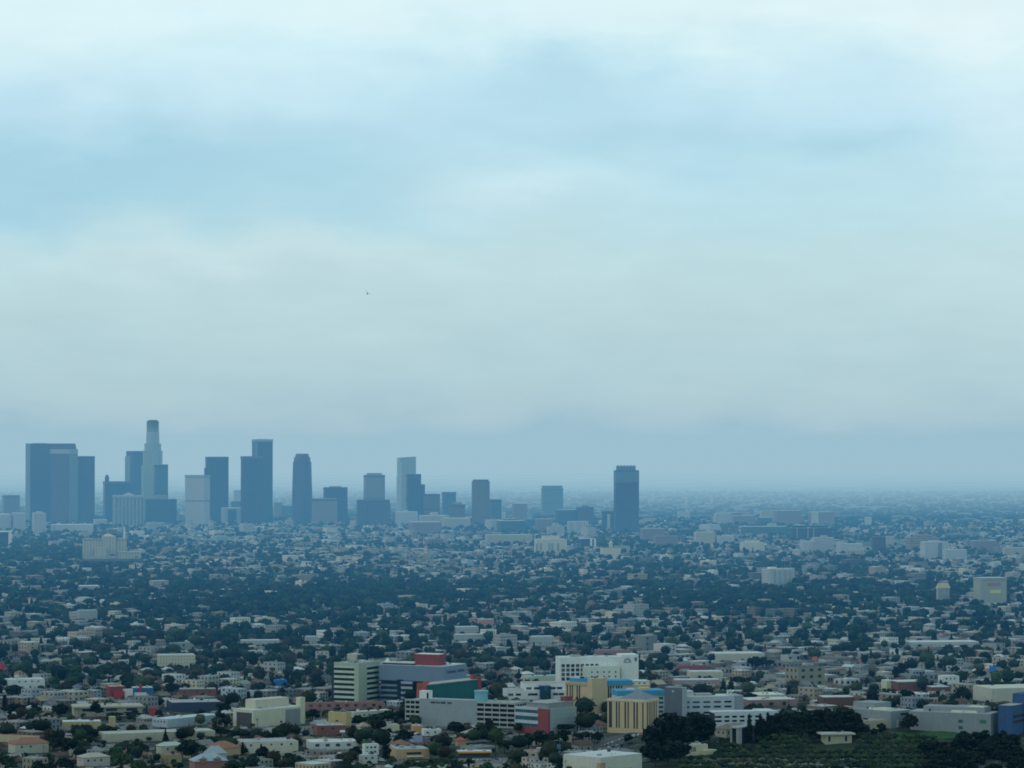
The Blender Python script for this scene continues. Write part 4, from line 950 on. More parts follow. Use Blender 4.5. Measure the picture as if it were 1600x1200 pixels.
# ================================================================== trees
def crown_mesh(name, seed, shape, leaves, size, mat, core=.74):
    """leaf sized faces through a lumpy crown volume; shape: list of clumps (x, y, z, rx, rz)"""
    r = np.random.default_rng(seed)
    V, F = [], []
    tot = sum(c[3] ** 2 for c in shape)
    for cx, cy, cz, rx, rz in shape:
        n = max(12, int(leaves * rx * rx / tot))
        d = r.normal(size=(n, 3)); d /= np.linalg.norm(d, axis=1)[:, None]
        d[:, 2] = np.where(d[:, 2] < -.45, -d[:, 2], d[:, 2])
        rad = r.uniform(.68, 1.12, (n, 1))
        c = np.array([cx, cy, cz]) + d * rad * np.array([rx, rx, rz])
        t = r.normal(size=(n, 3)); t -= (t * d).sum(1)[:, None] * d * .55; t /= np.linalg.norm(t, axis=1)[:, None]
        b = np.cross(t, d + r.normal(size=(n, 3)) * .5); b /= np.linalg.norm(b, axis=1)[:, None] + 1e-6
        s = size * r.uniform(.6, 1.3, (n, 1))
        for k in range(n):
            i = len(V)
            V += [tuple(c[k] - t[k] * s[k]), tuple(c[k] + b[k] * s[k] * .8), tuple(c[k] + t[k] * s[k]), tuple(c[k] - b[k] * s[k] * .8)]
            F.append((i, i + 1, i + 2, i + 3))
        # dark inner mass
        i0 = len(V); nu, nv = 8, 5
        for a in range(nv + 1):
            th = PI * a / nv
            for q in range(nu):
                ph = 2 * PI * q / nu; w = core * r.uniform(.8, 1.12)
                V.append((cx + rx * w * math.sin(th) * math.cos(ph), cy + rx * w * math.sin(th) * math.sin(ph), cz + rz * w * math.cos(th)))
        for a in range(nv):
            for q in range(nu):
                p = (q + 1) % nu
                F.append((i0 + a * nu + q, i0 + (a + 1) * nu + q, i0 + (a + 1) * nu + p, i0 + a * nu + p))
    me = bpy.data.meshes.new(name); me.from_pydata(V, [], F); me.materials.append(mat); me.update()
    return me
def trunk_mesh(name, h, r0, limbs, seed):
    q = random.Random(seed); mb = MB()
    mb.tube([(0, 0, -1.0), (.05, 0, h * .4), (.1, .08, h * .75), (.05, .1, h)], [r0 * 1.25, r0, r0 * .75, r0 * .4])
    for k in range(limbs):
        a = 2 * PI * k / max(1, limbs) + q.uniform(-.4, .4); z = h * q.uniform(.5, .75); l = h * q.uniform(.28, .42)
        mb.tube([(.05, .05, z), (l * .5 * math.cos(a), l * .5 * math.sin(a), z + l * .55), (l * math.cos(a), l * math.sin(a), z + l)], [r0 * .5, r0 * .36, r0 * .15], 5)
    return mb.mesh(name, BARK)
def clumps(seed, kind):
    q = random.Random(seed); out = []
    if kind == 'round':
        out.append((0, 0, 6.0, 3.2, 3.0))
        for k in range(7): a = 2 * PI * k / 7 + q.uniform(-.3, .3); rr = q.uniform(1.6, 2.6); out.append((rr * math.cos(a), rr * math.sin(a), q.uniform(3.5, 7.6), q.uniform(1.4, 2.2), q.uniform(1.2, 2.0)))
        out.append((q.uniform(-.6, .6), 0, 8.4, 1.7, 1.5))
    elif kind == 'spread':
        for k in range(9): a = q.uniform(0, 2 * PI); rr = q.uniform(.6, 4.0); out.append((rr * math.cos(a), rr * math.sin(a), q.uniform(4.6, 7.2) - rr * .2, q.uniform(1.5, 2.4), q.uniform(1.0, 1.6)))
        out.append((0, 0, 5.6, 2.6, 1.9))
    elif kind == 'tall':
        for k in range(10): z = 1.9 + 7.4 * k / 9; rr = q.uniform(.2, 1.4); a = q.uniform(0, 2 * PI); out.append((rr * math.cos(a), rr * math.sin(a), z, q.uniform(1.2, 2.0) * (1.1 - .05 * k), q.uniform(1.0, 1.6)))
    elif kind == 'cypress':
        for k in range(9): z = .9 + 8.4 * k / 8; w = 1.0 * (1 - ((k - 3) / 6.4) ** 2 * .75); out.append((q.uniform(-.12, .12), q.uniform(-.12, .12), z, max(.3, w), 1.0))
    elif kind == 'conifer':
        for k in range(8): z = 1.6 + 7.4 * k / 7; w = 2.7 * (1 - k / 8.6); out.append((q.uniform(-.25, .25), q.uniform(-.25, .25), z, w, .8))
    elif kind == 'olive':
        for k in range(6): a = 2 * PI * k / 6; rr = q.uniform(.9, 1.9); out.append((rr * math.cos(a), rr * math.sin(a), q.uniform(3.4, 5.6), q.uniform(1.3, 1.9), q.uniform(1.1, 1.6)))
        out.append((0, 0, 5.6, 1.8, 1.5))
    return out
PROTO = {}
for kind, n, lv, sz in (('round', 4, 620, .62), ('spread', 4, 620, .6), ('tall', 3, 560, .58), ('cypress', 2, 420, .42), ('conifer', 2, 460, .5), ('olive', 3, 420, .5)):
    for k in range(n):
        cm = crown_mesh('crown', 40 + 7 * k + len(kind), clumps(3 * k + len(kind), kind), lv, sz, LEAF)
        tm = trunk_mesh('trunk', {'cypress': 2.0, 'conifer': 6.0}.get(kind, 5.2), .28 if kind != 'cypress' else .16, 0 if kind in ('cypress', 'conifer') else 4, k)
        PROTO.setdefault(kind, []).append((cm, tm))
def palm_mesh(seed):
    q = random.Random(seed); mb = MB()
    for k in range(26):
        a = q.uniform(0, 2 * PI); el = q.uniform(-.7, 1.1); L = q.uniform(1.9, 2.6); w = .26
        pts = []
        for j in range(5):
            t = j / 4; rr = L * t * math.cos(el * (1 - .4 * t)); z = L * t * math.sin(el) - 1.1 * t * t
            pts.append((rr, z))
        for j in range(4):
            (r0, z0), (r1, z1) = pts[j], pts[j + 1]; w0, w1 = w * (1.1 - j * .22), w * (1.1 - (j + 1) * .22)
            ca, sa = math.cos(a), math.sin(a)
            mb.quad([(r0 * ca - w0 * sa, r0 * sa + w0 * ca, z0), (r0 * ca + w0 * sa, r0 * sa - w0 * ca, z0), (r1 * ca + w1 * sa, r1 * sa - w1 * ca, z1), (r1 * ca - w1 * sa, r1 * sa + w1 * ca, z1)])
    return mb.mesh('crown', LEAF)
PALMC = [palm_mesh(k) for k in range(3)]
PALMT = MB().tube([(0, 0, -1), (.1, 0, 4), (.15, .05, 8), (.1, 0, 11.2)], [.24, .2, .17, .14], 6).mesh('trunk', BARK)

TONES = [('dark', (.010, .020, .013)), ('dark', (.013, .024, .016)), ('deep green', (.017, .036, .016)), ('mid green', (.028, .054, .022)), ('pale green', (.046, .068, .030)), ('brownish', (.040, .038, .022)), ('blue-green', (.019, .037, .028))]
LABEL_QUEUE = list(MIDQ)      # (object, look phrase, x, y, z)
TREES = []            # x, y, radius of the placed ones
KNAME = {'round': ('broadleaf_tree', 'round-crowned'), 'spread': ('broadleaf_tree', 'spreading'), 'tall': ('broadleaf_tree', 'tall'), 'cypress': ('cypress_tree', 'slim'), 'conifer': ('conifer_tree', 'pointed'), 'olive': ('olive_tree', 'small'), 'palm': ('palm_tree', 'thin')}
NOUN = {'broadleaf_tree': 'broadleaf tree', 'cypress_tree': 'cypress', 'conifer_tree': 'conifer', 'olive_tree': 'olive tree', 'palm_tree': 'palm'}
GROUPS = {'broadleaf_tree': 'broadleaf trees among the houses', 'cypress_tree': 'cypresses', 'conifer_tree': 'conifers among the houses', 'olive_tree': 'olive grove on the slope', 'palm_tree': 'palms among the houses'}
COUNT = {}
def tree(kind, x, y, h, w, tone=None, label=None, q=RND):
    z = ground(x, y)
    nm, adj = KNAME[kind]; COUNT[nm] = COUNT.get(nm, 0) + 1
    o = thing(nm, '', 'tree', (x, y, z), q.uniform(0, 2 * PI), GROUPS[nm])
    tn, tc = TONES[tone if tone is not None else q.randrange(len(TONES))]
    f = q.uniform(.85, 1.15) * (1.35 if kind == 'olive' else 1.0); tc = tuple(c * f for c in tc)
    if kind == 'palm':
        o.scale = (h / 13.0,) * 3
        obj('trunk', PALMT, o); obj('crown', q.choice(PALMC), o, (.1, 0, 11.2), color=tc)
    else:
        cm, tm = q.choice(PROTO[kind])
        base = {'round': (9.9, 8.6), 'spread': (8.6, 10.0), 'tall': (10.4, 5.2), 'cypress': (9.9, 2.1), 'conifer': (9.6, 5.4), 'olive': (7.2, 6.4)}[kind]
        o.scale = (w / base[1], w / base[1], h / base[0])
        obj('trunk', tm, o); obj('crown', cm, o, color=tc)
    if label: o['label'] = label
    else: LABEL_QUEUE.append((o, f'{adj} {tn} {NOUN[nm]}', x, y, z))
    TREES.append((x, y, w * .4))
    return o
def ptree(kind, px, yb, wpx, hpx, tone=0, label=None):
    c = P(px, yb); return tree(kind, c.x, c.y, hpx * c.y / FPX, wpx * c.y / FPX, tone, label)
# tall dark trees in front of the slate tower
for a in ((1018, 1190, 34, 52), (1030, 1186, 40, 62), (1046, 1182, 40, 66), (1060, 1176, 42, 60), (1078, 1170, 40, 56), (1094, 1164, 36, 46), (1108, 1160, 26, 38), (1024, 1198, 44, 40), (1044, 1198, 46, 42), (1014, 1168, 22, 34), (1062, 1192, 40, 36)):
    ptree('tall' if a[3] > 45 else 'round', *a, 0)
# row of dark trees on the crest
for px, yb, w, h in ((1216, 1146, 24, 32), (1230, 1148, 26, 34), (1246, 1148, 28, 36), (1262, 1149, 28, 38), (1278, 1149, 28, 40), (1294, 1149, 28, 42), (1310, 1150, 28, 40), (1324, 1150, 28, 40), (1338, 1150, 24, 36), (1204, 1146, 20, 28), (1270, 1150, 26, 28), (1302, 1152, 26, 26)):
    ptree(RND.choice(['round', 'tall', 'round']), px, yb, w * 1.3, h * 1.0, 0); ptree('round', px + 7, yb + 2, w * 1.3, h * .62, 1)
for px, yb, h in ((1171, 1164, 46), (1183, 1160, 34), (1188, 1160, 44), (1193, 1160, 36), (1200, 1159, 44), (1206, 1159, 34), (1211, 1158, 26), (16, 1130, 22), (7, 1112, 26), (388, 1096, 16), (1113, 1140, 16), (1340, 1080, 14)):
    ptree('cypress', px, yb, 8.5, h, 0)
ptree('round', 1421, 1146, 33, 30, 0, 'large dark ball-shaped tree on the lawn before the grey gallery'); anchor('the big ball-shaped tree', 1421, 1132)
ptree('spread', 1418, 1100, 36, 24, 0, 'dark arching tree behind the grey gallery roof')
for px, yb, w, h in ((1452, 1138, 22, 20), (1466, 1140, 20, 20), (1482, 1140, 22, 22), (1372, 1128, 26, 14), (1378, 1150, 16, 20), (1366, 1152, 12, 14)):
    ptree('round', px, yb, w, h, 1)
for k in range(62):     # dark wood in the lower right corner
    px = RND.uniform(1440, 1610); yb = RND.uniform(1164, 1212); 
    if px < 1500 and yb < 1176: yb += 14
    ptree(RND.choice(['round', 'spread', 'tall']), px, yb, RND.uniform(22, 34), RND.uniform(18, 30), 0)
for r_ in range(7):     # olive rows
    for k in range(34):
        px = 1068 + k * 11.8 + (r_ % 2) * 6 + RND.uniform(-1.6, 1.6); yb = 1166 + r_ * 7.6 + RND.uniform(-1, 1) - (k > 8) * 6 + (k < 5) * 10
        if px > 1462 or (1140 < px < 1182 and yb < 1172) or (px < 1112 and yb < 1192) or (1272 < px < 1340 and yb < 1178): continue
        ptree('olive', px, yb, RND.uniform(12, 18), RND.uniform(10, 14), RND.choice([3, 3, 3, 4, 4, 6]))
for px, yb, w, h, t, kd in ((631, 1164, 36, 24, 0, 'round'), (556, 1186, 22, 20, 0, 'round'), (602, 1188, 17, 26, 0, 'tall'), (712, 1152, 36, 24, 0, 'round'), (736, 1150, 15, 13, 1, 'round'), (766, 1162, 16, 14, 0, 'round'),
    (788, 1178, 32, 24, 2, 'spread'), (826, 1172, 30, 26, 2, 'round'), (842, 1168, 30, 26, 0, 'round'), (862, 1166, 30, 22, 2, 'spread'), (880, 1164, 24, 24, 0, 'round'), (914, 1162, 34, 20, 2, 'spread'), (934, 1162, 24, 18, 1, 'round'),
    (982, 1162, 18, 15, 0, 'round'), (700, 1204, 60, 20, 2, 'spread'), (662, 1206, 50, 16, 2, 'spread'), (600, 1206, 40, 10, 0, 'spread'), (848, 1192, 18, 16, 0, 'round'), (848, 1204, 26, 14, 0, 'round'), (808, 1184, 26, 12, 2, 'spread'), (884, 1146, 30, 16, 0, 'spread'), (900, 1142, 24, 12, 0, 'round'),
    (436, 1160, 30, 26, 2, 'round'), (416, 1162, 26, 20, 2, 'round'), (345, 1152, 42, 18, 0, 'spread'), (376, 1158, 50, 20, 2, 'spread'), (330, 1166, 50, 16, 2, 'spread'), (300, 1188, 40, 30, 0, 'round'), (284, 1180, 24, 18, 0, 'round'), (365, 1208, 40, 20, 2, 'round'), (392, 1206, 36, 16, 0, 'round'),
    (410, 1190, 26, 24, 0, 'round'), (380, 1178, 18, 18, 0, 'conifer'), (432, 1204, 40, 14, 0, 'spread'), (458, 1206, 40, 16, 0, 'spread'), (480, 1192, 26, 16, 0, 'round'), (468, 1170, 12, 16, 2, 'round'), (504, 1186, 20, 14, 0, 'round'), (252, 1208, 30, 14, 2, 'round'),
    (164, 1152, 50, 20, 2, 'spread'), (140, 1158, 32, 20, 0, 'round'), (98, 1180, 44, 30, 0, 'spread'), (84, 1172, 36, 20, 2, 'round'), (118, 1176, 22, 18, 0, 'round'), (163, 1182, 16, 22, 1, 'conifer'), (182, 1180, 10, 18, 2, 'round'), (100, 1208, 44, 24, 0, 'round'), (70, 1206, 30, 20, 2, 'round'), (10, 1204, 30, 24, 3, 'round'), (36, 1206, 40, 18, 2, 'spread'), (222, 1180, 26, 18, 1, 'round'), (208, 1186, 18, 14, 1, 'round'), (290, 1176, 30, 20, 0, 'round'),
    (86, 1140, 20, 18, 0, 'round'), (22, 1118, 44, 20, 0, 'spread'), (96, 1122, 34, 22, 0, 'round'), (54, 1120, 20, 22, 0, 'tall'), (150, 1122, 24, 26, 0, 'round'), (208, 1122, 34, 12, 0, 'spread'), (176, 1124, 30, 12, 2, 'spread'), (24, 1092, 34, 22, 0, 'round'), (268, 1086, 22, 20, 0, 'round'), (350, 1118, 24, 20, 1, 'round'), (350, 1134, 10, 20, 0, 'tall'), (368, 1134, 8, 14, 0, 'conifer'), (366, 1090, 20, 16, 0, 'round'),
    (488, 1126, 30, 18, 0, 'round'), (560, 1136, 34, 18, 1, 'round'), (584, 1136, 40, 22, 2, 'spread'), (606, 1130, 34, 20, 2, 'round'), (626, 1130, 26, 20, 0, 'round'), (592, 1146, 30, 22, 0, 'round'), (780, 1090, 24, 34, 0, 'conifer'), (768, 1090, 18, 18, 1, 'round'), (1180, 1046, 30, 20, 0, 'round'), (1200, 1044, 30, 14, 2, 'spread'), (1130, 1082, 10, 22, 0, 'conifer'), (1142, 1080, 12, 22, 0, 'conifer'), (1160, 1076, 34, 20, 1, 'spread'), (1232, 1092, 12, 20, 0, 'conifer'), (1202, 1088, 18, 12, 0, 'round'), (1172, 1096, 24, 14, 1, 'round'), (800, 1034, 14, 26, 0, 'conifer'), (848, 1030, 20, 14, 0, 'round'), (930, 1112, 12, 10, 2, 'round'), (1052, 1152, 14, 22, 0, 'round'), (1530, 1062, 26, 16, 0, 'round'), (1400, 1064, 14, 22, 0, 'tall'), (1410, 1056, 20, 20, 0, 'tall'), (1520, 1086, 24, 16, 0, 'round'), (1570, 1080, 40, 16, 2, 'spread')):
    ptree(kd, px, yb, w, h, t)
for px, yb, h in ((36, 1128, 14), (42, 1130, 13), (48, 1129, 15), (176, 1150, 14), (917, 1117, 13), (926, 1116, 9), (1018, 1146, 16), (989, 1142, 22), (530, 1180, 18), (468, 1178, 18), (402, 1141, 20), (960, 1144, 14), (1000, 1144, 12)):
    ptree('palm', px, yb, 0, h, 2)

# ================================================================== signs, poles, cars, bird
def sign(label, x0, x1, yt, ym, yb, col, posts=2, name='billboard', cat='billboard', letters_=None):
    c = P((x0 + x1) / 2, yb); w = (x1 - x0) * c.y / FPX; z0, z1 = zat(0, c.y, ym) - c.z, zat(0, c.y, yt) - c.z
    o = thing(name, label, cat, c)
    part(o, 'panel', MB().box(-w / 2, w / 2, -.25, .25, z0, z1), rgbmat(col, .1))
    part(o, 'panel_frame', MB().box(-w / 2 - .15, w / 2 + .15, -.1, .4, z0 - .15, z0 - .003), METALGREY)
    for k in range(posts):
        u = 0 if posts == 1 else (-.3 + .6 * k) * w
        part(o, 'post', MB().tube([(u, .5, -1), (u, .5, z1 - .3)], [.22, .2], 8), METALGREY)
    return o
sign('white roadside billboard beside blue shop front with red panel', 210, 229, 1082, 1092, 1098, (.62, .63, .60))
sign('dark red roof sign panel below dark red commercial building', 233, 245, 1106, 1117, 1122, (.42, .05, .06))
sign('white tall pole sign with short cross panel above white market building', 531, 539, 1141, 1144, 1166, (.68, .72, .72), 1, 'pole_sign', 'sign')
sign('blue pylon sign on a pole beside large white flat-roofed building', 870, 876, 1163, 1170, 1188, (.10, .22, .42), 1, 'pole_sign', 'sign')
sign('pink-red round-topped pole sign right of filling station', 866, 874, 1164.5, 1172, 1186, (.52, .24, .20), 1, 'pole_sign', 'sign')
sign('orange-red small sign over dark trees left of filling station', 676, 682, 1165, 1170, 1178, (.62, .20, .08), 1, 'pole_sign', 'sign')
sign('red small sign among trees in front of red-cornered clinic', 827, 836, 1172, 1178, 1184, (.55, .10, .07), 1, 'pole_sign', 'sign')
sign('bright red billboard at far left edge above white shop row', 0, 8, 1037, 1046, 1056, (.55, .03, .07))
sign('bright blue billboard on roofs at the right edge', 1546, 1557, 1041, 1049, 1056, (.04, .20, .50))
sign('orange sign panel among roofs on the right', 1343, 1351, 1029, 1035, 1040, (.60, .20, .09))
sign('second orange sign panel left of the white-roofed store trees', 1269, 1277, 1026, 1032, 1040, (.60, .18, .08))
ANCHOR_SIGN = anchor('the white pole sign', 535, 1150)
def lamp(px, yb, h):
    c = P(px, yb); hh = h * c.y / FPX
    o = thing('street_lamp', '', 'street lamp', c, 0, 'street lamps along the streets')
    part(o, 'pole', MB().tube([(0, 0, -.5), (0, 0, hh)], [.12, .08], 6), METALGREY)
    part(o, 'arm', MB().tube([(0, 0, hh - .1), (1.2, 0, hh + .3), (2.2, 0, hh + .3)], [.07, .06, .05], 6), METALGREY)
    part(o, 'lamp_head', MB().box(2.0, 2.9, -.2, .2, hh + .2, hh + .42), METALGREY)
    LABEL_QUEUE.append((o, 'grey street lamp', c.x, c.y, c.z))
for px, yb, h in ((401, 1137, 16), (24, 1164, 17), (192, 1172, 18), (395, 1178, 17), (940, 1170, 17), (975, 1168, 16), (1006, 1160, 16), (648, 1166, 15), (580, 1124, 16), (592, 1124, 15), (250, 1138, 17), (340, 1140, 16), (905, 1186, 17), (820, 1192, 17)): lamp(px, yb, h)

# parked cars: body, cabin glass, wheels
CARB = MB().prism([(-2.2, -.85), (2.2, -.85), (2.2, .85), (-2.2, .85)], .3, .82, [(-2.15, -.82), (2.1, -.82), (2.1, .82), (-2.15, .82)]).prism([(-1.5, -.78), (1.0, -.78), (1.0, .78), (-1.5, .78)], 1.32, 1.42, [(-1.2, -.66), (.55, -.66), (.55, .66), (-1.2, .66)]).mesh('body', OCAR)
CARG = MB().prism([(-1.75, -.8), (1.35, -.8), (1.35, .8), (-1.75, .8)], .82, 1.33, [(-1.4, -.7), (.75, -.7), (.75, .7), (-1.4, .7)]).mesh('windows', DARKGLASS)
WHEEL = MB().prism([(.32 * math.cos(2 * PI * k / 10), .32 * math.sin(2 * PI * k / 10)) for k in range(10)], -.11, .11).mesh('wheel', paint('tyre_rubber', (.02, .02, .02)))
CARCOL = [('white', (.70, .70, .70)), ('silver', (.42, .43, .44)), ('dark blue', (.03, .05, .11)), ('black', (.02, .02, .022)), ('red', (.40, .05, .04)), ('grey', (.20, .21, .22)), ('white', (.66, .67, .66))]
def car(x, y, rz):
    q = RND; nm, c = q.choice(CARCOL); z = ground(x, y) + .16
    o = thing('parked_car', '', 'car', (x, y, z), rz, 'parked cars'); f = q.uniform(.9, 1.1)
    obj('body', CARB, o, color=tuple(v * f for v in c)); obj('cabin_glass', CARG, o)
    for sx in (-1.35, 1.35):
        for sy in (-.82, .82): w = obj('wheel', WHEEL, o, (sx, sy, .32)); w.rotation_euler = (PI / 2, 0, 0)
    LABEL_QUEUE.append((o, f'{nm} parked car', x, y, z))
def carrow(p0, p1, n, turn=0.0, skip=.15):
    a, b = P(*p0), P(*p1); d = b - a; rz = math.atan2(d.y, d.x) + turn
    for k in range(n):
        if RND.random() < skip: continue
        t = (k + RND.uniform(-.1, .1)) / max(1, n - 1); car(a.x + d.x * t, a.y + d.y * t, rz)
carrow((405, 1141), (445, 1140), 9, PI / 2); carrow((440, 1147), (482, 1146), 9, PI / 2); carrow((448, 1139), (486, 1140), 8, PI / 2)
carrow((170, 1136), (196, 1134), 7, PI / 2); carrow((172, 1141), (200, 1140), 6, PI / 2, .3)
carrow((946, 1166), (996, 1150), 10, 0); carrow((925, 1176), (985, 1162), 10, 0); carrow((992, 1150), (1020, 1148), 6, PI / 2)
carrow((716, 1190), (770, 1190), 10, PI / 2, .3); carrow((770, 1186), (812, 1198), 8, 0, .2); carrow((255, 1122), (330, 1120), 14, PI / 2, .3); carrow((250, 1117), (280, 1116), 6, PI / 2, .3)
carrow((1120, 1160), (1138, 1162), 5, PI / 2, .2); carrow((560, 1176), (566, 1196), 4, 0); carrow((470, 1160), (486, 1150), 5, 0)

# bird in the sky
d = ray(574, 459); k = 1500 / d[1]
bv = [(0, -.22, 0), (.06, -.1, .02), (.07, .08, .03), (0, .3, .0), (-.07, .08, .03), (-.06, -.1, .02), (0, 0, -.08), (0, 0, .08),
      (.34, .02, .14), (.36, .16, .13), (.66, .14, .05), (-.34, .02, .14), (-.36, .16, .13), (-.66, .14, .05), (.08, .42, 0), (-.08, .42, 0)]
bf = [(0, 1, 7), (1, 2, 7), (2, 3, 7), (3, 4, 7), (4, 5, 7), (5, 0, 7), (1, 0, 6), (2, 1, 6), (3, 2, 6), (4, 3, 6), (5, 4, 6), (0, 5, 6), (1, 8, 9, 2), (8, 10, 9), (5, 4, 12, 11), (11, 12, 13), (3, 14, 15)]
me = bpy.data.meshes.new('bird'); me.from_pydata(bv, [], bf); me.materials.append(paint('dark_feathers', (.02, .02, .022))); me.update()
b = obj('bird', me, None, (d[0] * k, 1500, CAMZ + d[2] * k), .6); b.scale = (2.6, 2.6, 6.0); b.rotation_euler = (0.2, .5, .6)
b['label'] = 'small dark bird flying alone high in the pale sky'; b['category'] = 'bird'

# ================================================================== the city in between
ANG = math.radians(37); GC, GS = math.cos(ANG), math.sin(ANG)
def g2w(a, b): return a * GC - b * GS, a * GS + b * GC
WALLS = [('white', (.58, .58, .55)), ('off-white', (.58, .55, .47)), ('cream', (.55, .49, .36)), ('beige', (.45, .39, .29)), ('pale grey', (.45, .46, .45)), ('pale blue', (.38, .44, .48)), ('tan', (.38, .31, .23)), ('pinkish', (.43, .36, .32)), ('white', (.62, .62, .58)), ('cream', (.58, .53, .40)), ('brown', (.22, .17, .15)), ('grey', (.30, .31, .31))]
ROOFS = [('grey', (.30, .31, .31)), ('brown', (.20, .145, .11)), ('terracotta', (.22, .125, .095)), ('dark grey', (.14, .15, .16)), ('pale grey', (.46, .47, .46)), ('tan', (.34, .28, .21))]
FLATS = [('white', (.54, .55, .53)), ('pale grey', (.42, .43, .42)), ('grey', (.27, .28, .28)), ('tan', (.36, .32, .26)), ('dark grey', (.17, .175, .18))]
# how wooded the quarters are: x, y (pixels of the photo, on the ground), spreads, gain
WOODED = [(600, 930, 200, 17, 1.92), (430, 945, 120, 14, 0.96), (150, 905, 190, 35, 0.9), (60, 870, 110, 22, 0.96), (300, 965, 250, 30, 0.54), (1010, 925, 160, 14, 0.96), (1180, 950, 120, 16, 0.84), (1300, 915, 90, 20, 1.02), (1420, 935, 90, 16, 0.72), (1170, 885, 120, 10, 0.72), (1000, 860, 90, 8, 0.72), (640, 1010, 220, 18, 0.6), (430, 1010, 160, 16, 0.72), (330, 1045, 120, 14, 0.6), (1500, 985, 90, 12, 0.48), (140, 1070, 120, 20, 0.36), (740, 1060, 60, 20, 0.48)]
BARE = [(1320, 1050, 300, 30, .75), (1150, 1060, 150, 25, .5), (1300, 855, 300, 16, .3), (450, 840, 320, 14, .45), (450, 1080, 150, 16, .3), (780, 870, 300, 20, .3), (850, 1005, 180, 22, .25), (1450, 1010, 140, 18, .4)]
def bump(L, px, py): return sum(g * math.exp(-((px - x) / sx) ** 2 - ((py - y) / sy) ** 2) for x, y, sx, sy, g in L)
SEGS = [(x, y, c, s_, W, D) for x, y, c, s_, W, D in RECTS]
RB = {}
for r_ in SEGS:
    x, y, c, s_, W, D = r_; R_ = math.hypot(W, D) + 30
    for i in range(int((x - R_) // 100), int((x + R_) // 100) + 1):
        for j in range(int((y - R_) // 100), int((y + R_) // 100) + 1): RB.setdefault((i, j), []).append(r_)
def taken(x, y, m):
    for rx, ry, c, s_, W, D in RB.get((int(x // 100), int(y // 100)), ()):
        dx, dy = x - rx, y - ry; u, v = dx * c + dy * s_, -dx * s_ + dy * c
        if -m < u < W + m and -m < v < D + m: return True
    return False
TB = {}
for x, y, r_ in TREES: TB.setdefault((int(x // 20), int(y // 20)), []).append((x, y, r_))
def near_tree(x, y, m):
    for i in (-1, 0, 1):
        for j in (-1, 0, 1):
            for tx, ty, tr in TB.get((int(x // 20) + i, int(y // 20) + j), ()):
                if (tx - x) ** 2 + (ty - y) ** 2 < (tr + m) ** 2: return True
    return False
GB = {}
for g in GUARD:
    for i in range(int(g[0] // 25), int(g[1] // 25) + 1): GB.setdefault(i, []).append(g)
def blocks(px, half, top, y):
    for i in range(int((px - half) // 25), int((px + half) // 25) + 1):
        for x0, x1, yb, gy in GB.get(i, ()):
            if y < gy and px + half > x0 and px - half < x1 and top < yb: return True
    return False
OPEN = [(395, 490, 1132, 1150), (165, 240, 1129, 1143), (920, 1010, 1145, 1176), (1390, 1500, 1140, 1162), (1060, 1480, 1150, 1262), (710, 815, 1184, 1200), (245, 335, 1112, 1124), (1115, 1145, 1156, 1170), (985, 1120, 1150, 1240), (1440, 1640, 1150, 1262)]
def is_open(px, py): return any(a <= px <= b and c <= py <= d for a, b, c, d in OPEN)

ITEMS = {'garage': [], 'house': [], 'apartment_building': [], 'shop_building': []}
TREE_ITEMS = []
q = random.Random(3)
PA, PB, ST = 196.0, 98.0, 15.0
ROADS_A, ROADS_B = set(), set()
def add_building(kind, x, y, w, d, h, rot):
    z = ground(x, y)
    if taken(x, y, max(w, d) * .6 + 3) or near_tree(x, y, max(w, d) * .35): return
    px, py = proj(x, y, z)
    if is_open(px, py): return
    tx, ty = proj(x, y, z + h + (2 if kind in ('house', 'garage') else 0)); half = max(w, d) * .6 * FPX / y
    if blocks(px, half, ty, y - 5):
        w, d, h = min(w, 11), min(d, 10), 3.0
        if blocks(px, half, proj(x, y, z + 4.2)[1], y - 5): return
    ITEMS[kind].append((y, x, z, w, d, h, rot, q.randrange(len(WALLS)), q.randrange(len(ROOFS if kind in ('house', 'garage') else FLATS)), px, py, q.random()))
def add_tree(x, y, dens=1.0):
    z = ground(x, y); px, py = proj(x, y, z)
    if taken(x, y, 1.5) or is_open(px, py) or near_tree(x, y, 1.5): return
    h = q.choice((4, 5, 6, 7, 8, 9, 10, 11, 13)) * q.uniform(.85, 1.15) * (1.0 + .10 * min(dens, 3))
    u = q.random(); kd = 'palm' if u < .05 else 'cypress' if u < .085 else 'conifer' if u < .14 else 'tall' if u < .26 else 'spread' if u < .62 else 'round'
    if kd == 'palm': h *= 1.5
    w = {'palm': 3, 'cypress': h * .24, 'conifer': h * .5, 'tall': h * .6}.get(kd, h * q.uniform(.85, 1.25))
    tx, ty = proj(x, y, z + h)
    if blocks(px, w * .5 * FPX / y, ty + 4, y):
        k = 4.2 / h; h, w = 4.2, max(w * k, 3.4)
        if kd in ('palm', 'cypress') or blocks(px, w * .5 * FPX / y, proj(x, y, z + h)[1] + 4, y): return
    TREE_ITEMS.append((y, x, z, h, w, kd, px, py, q.randrange(len(TONES))))
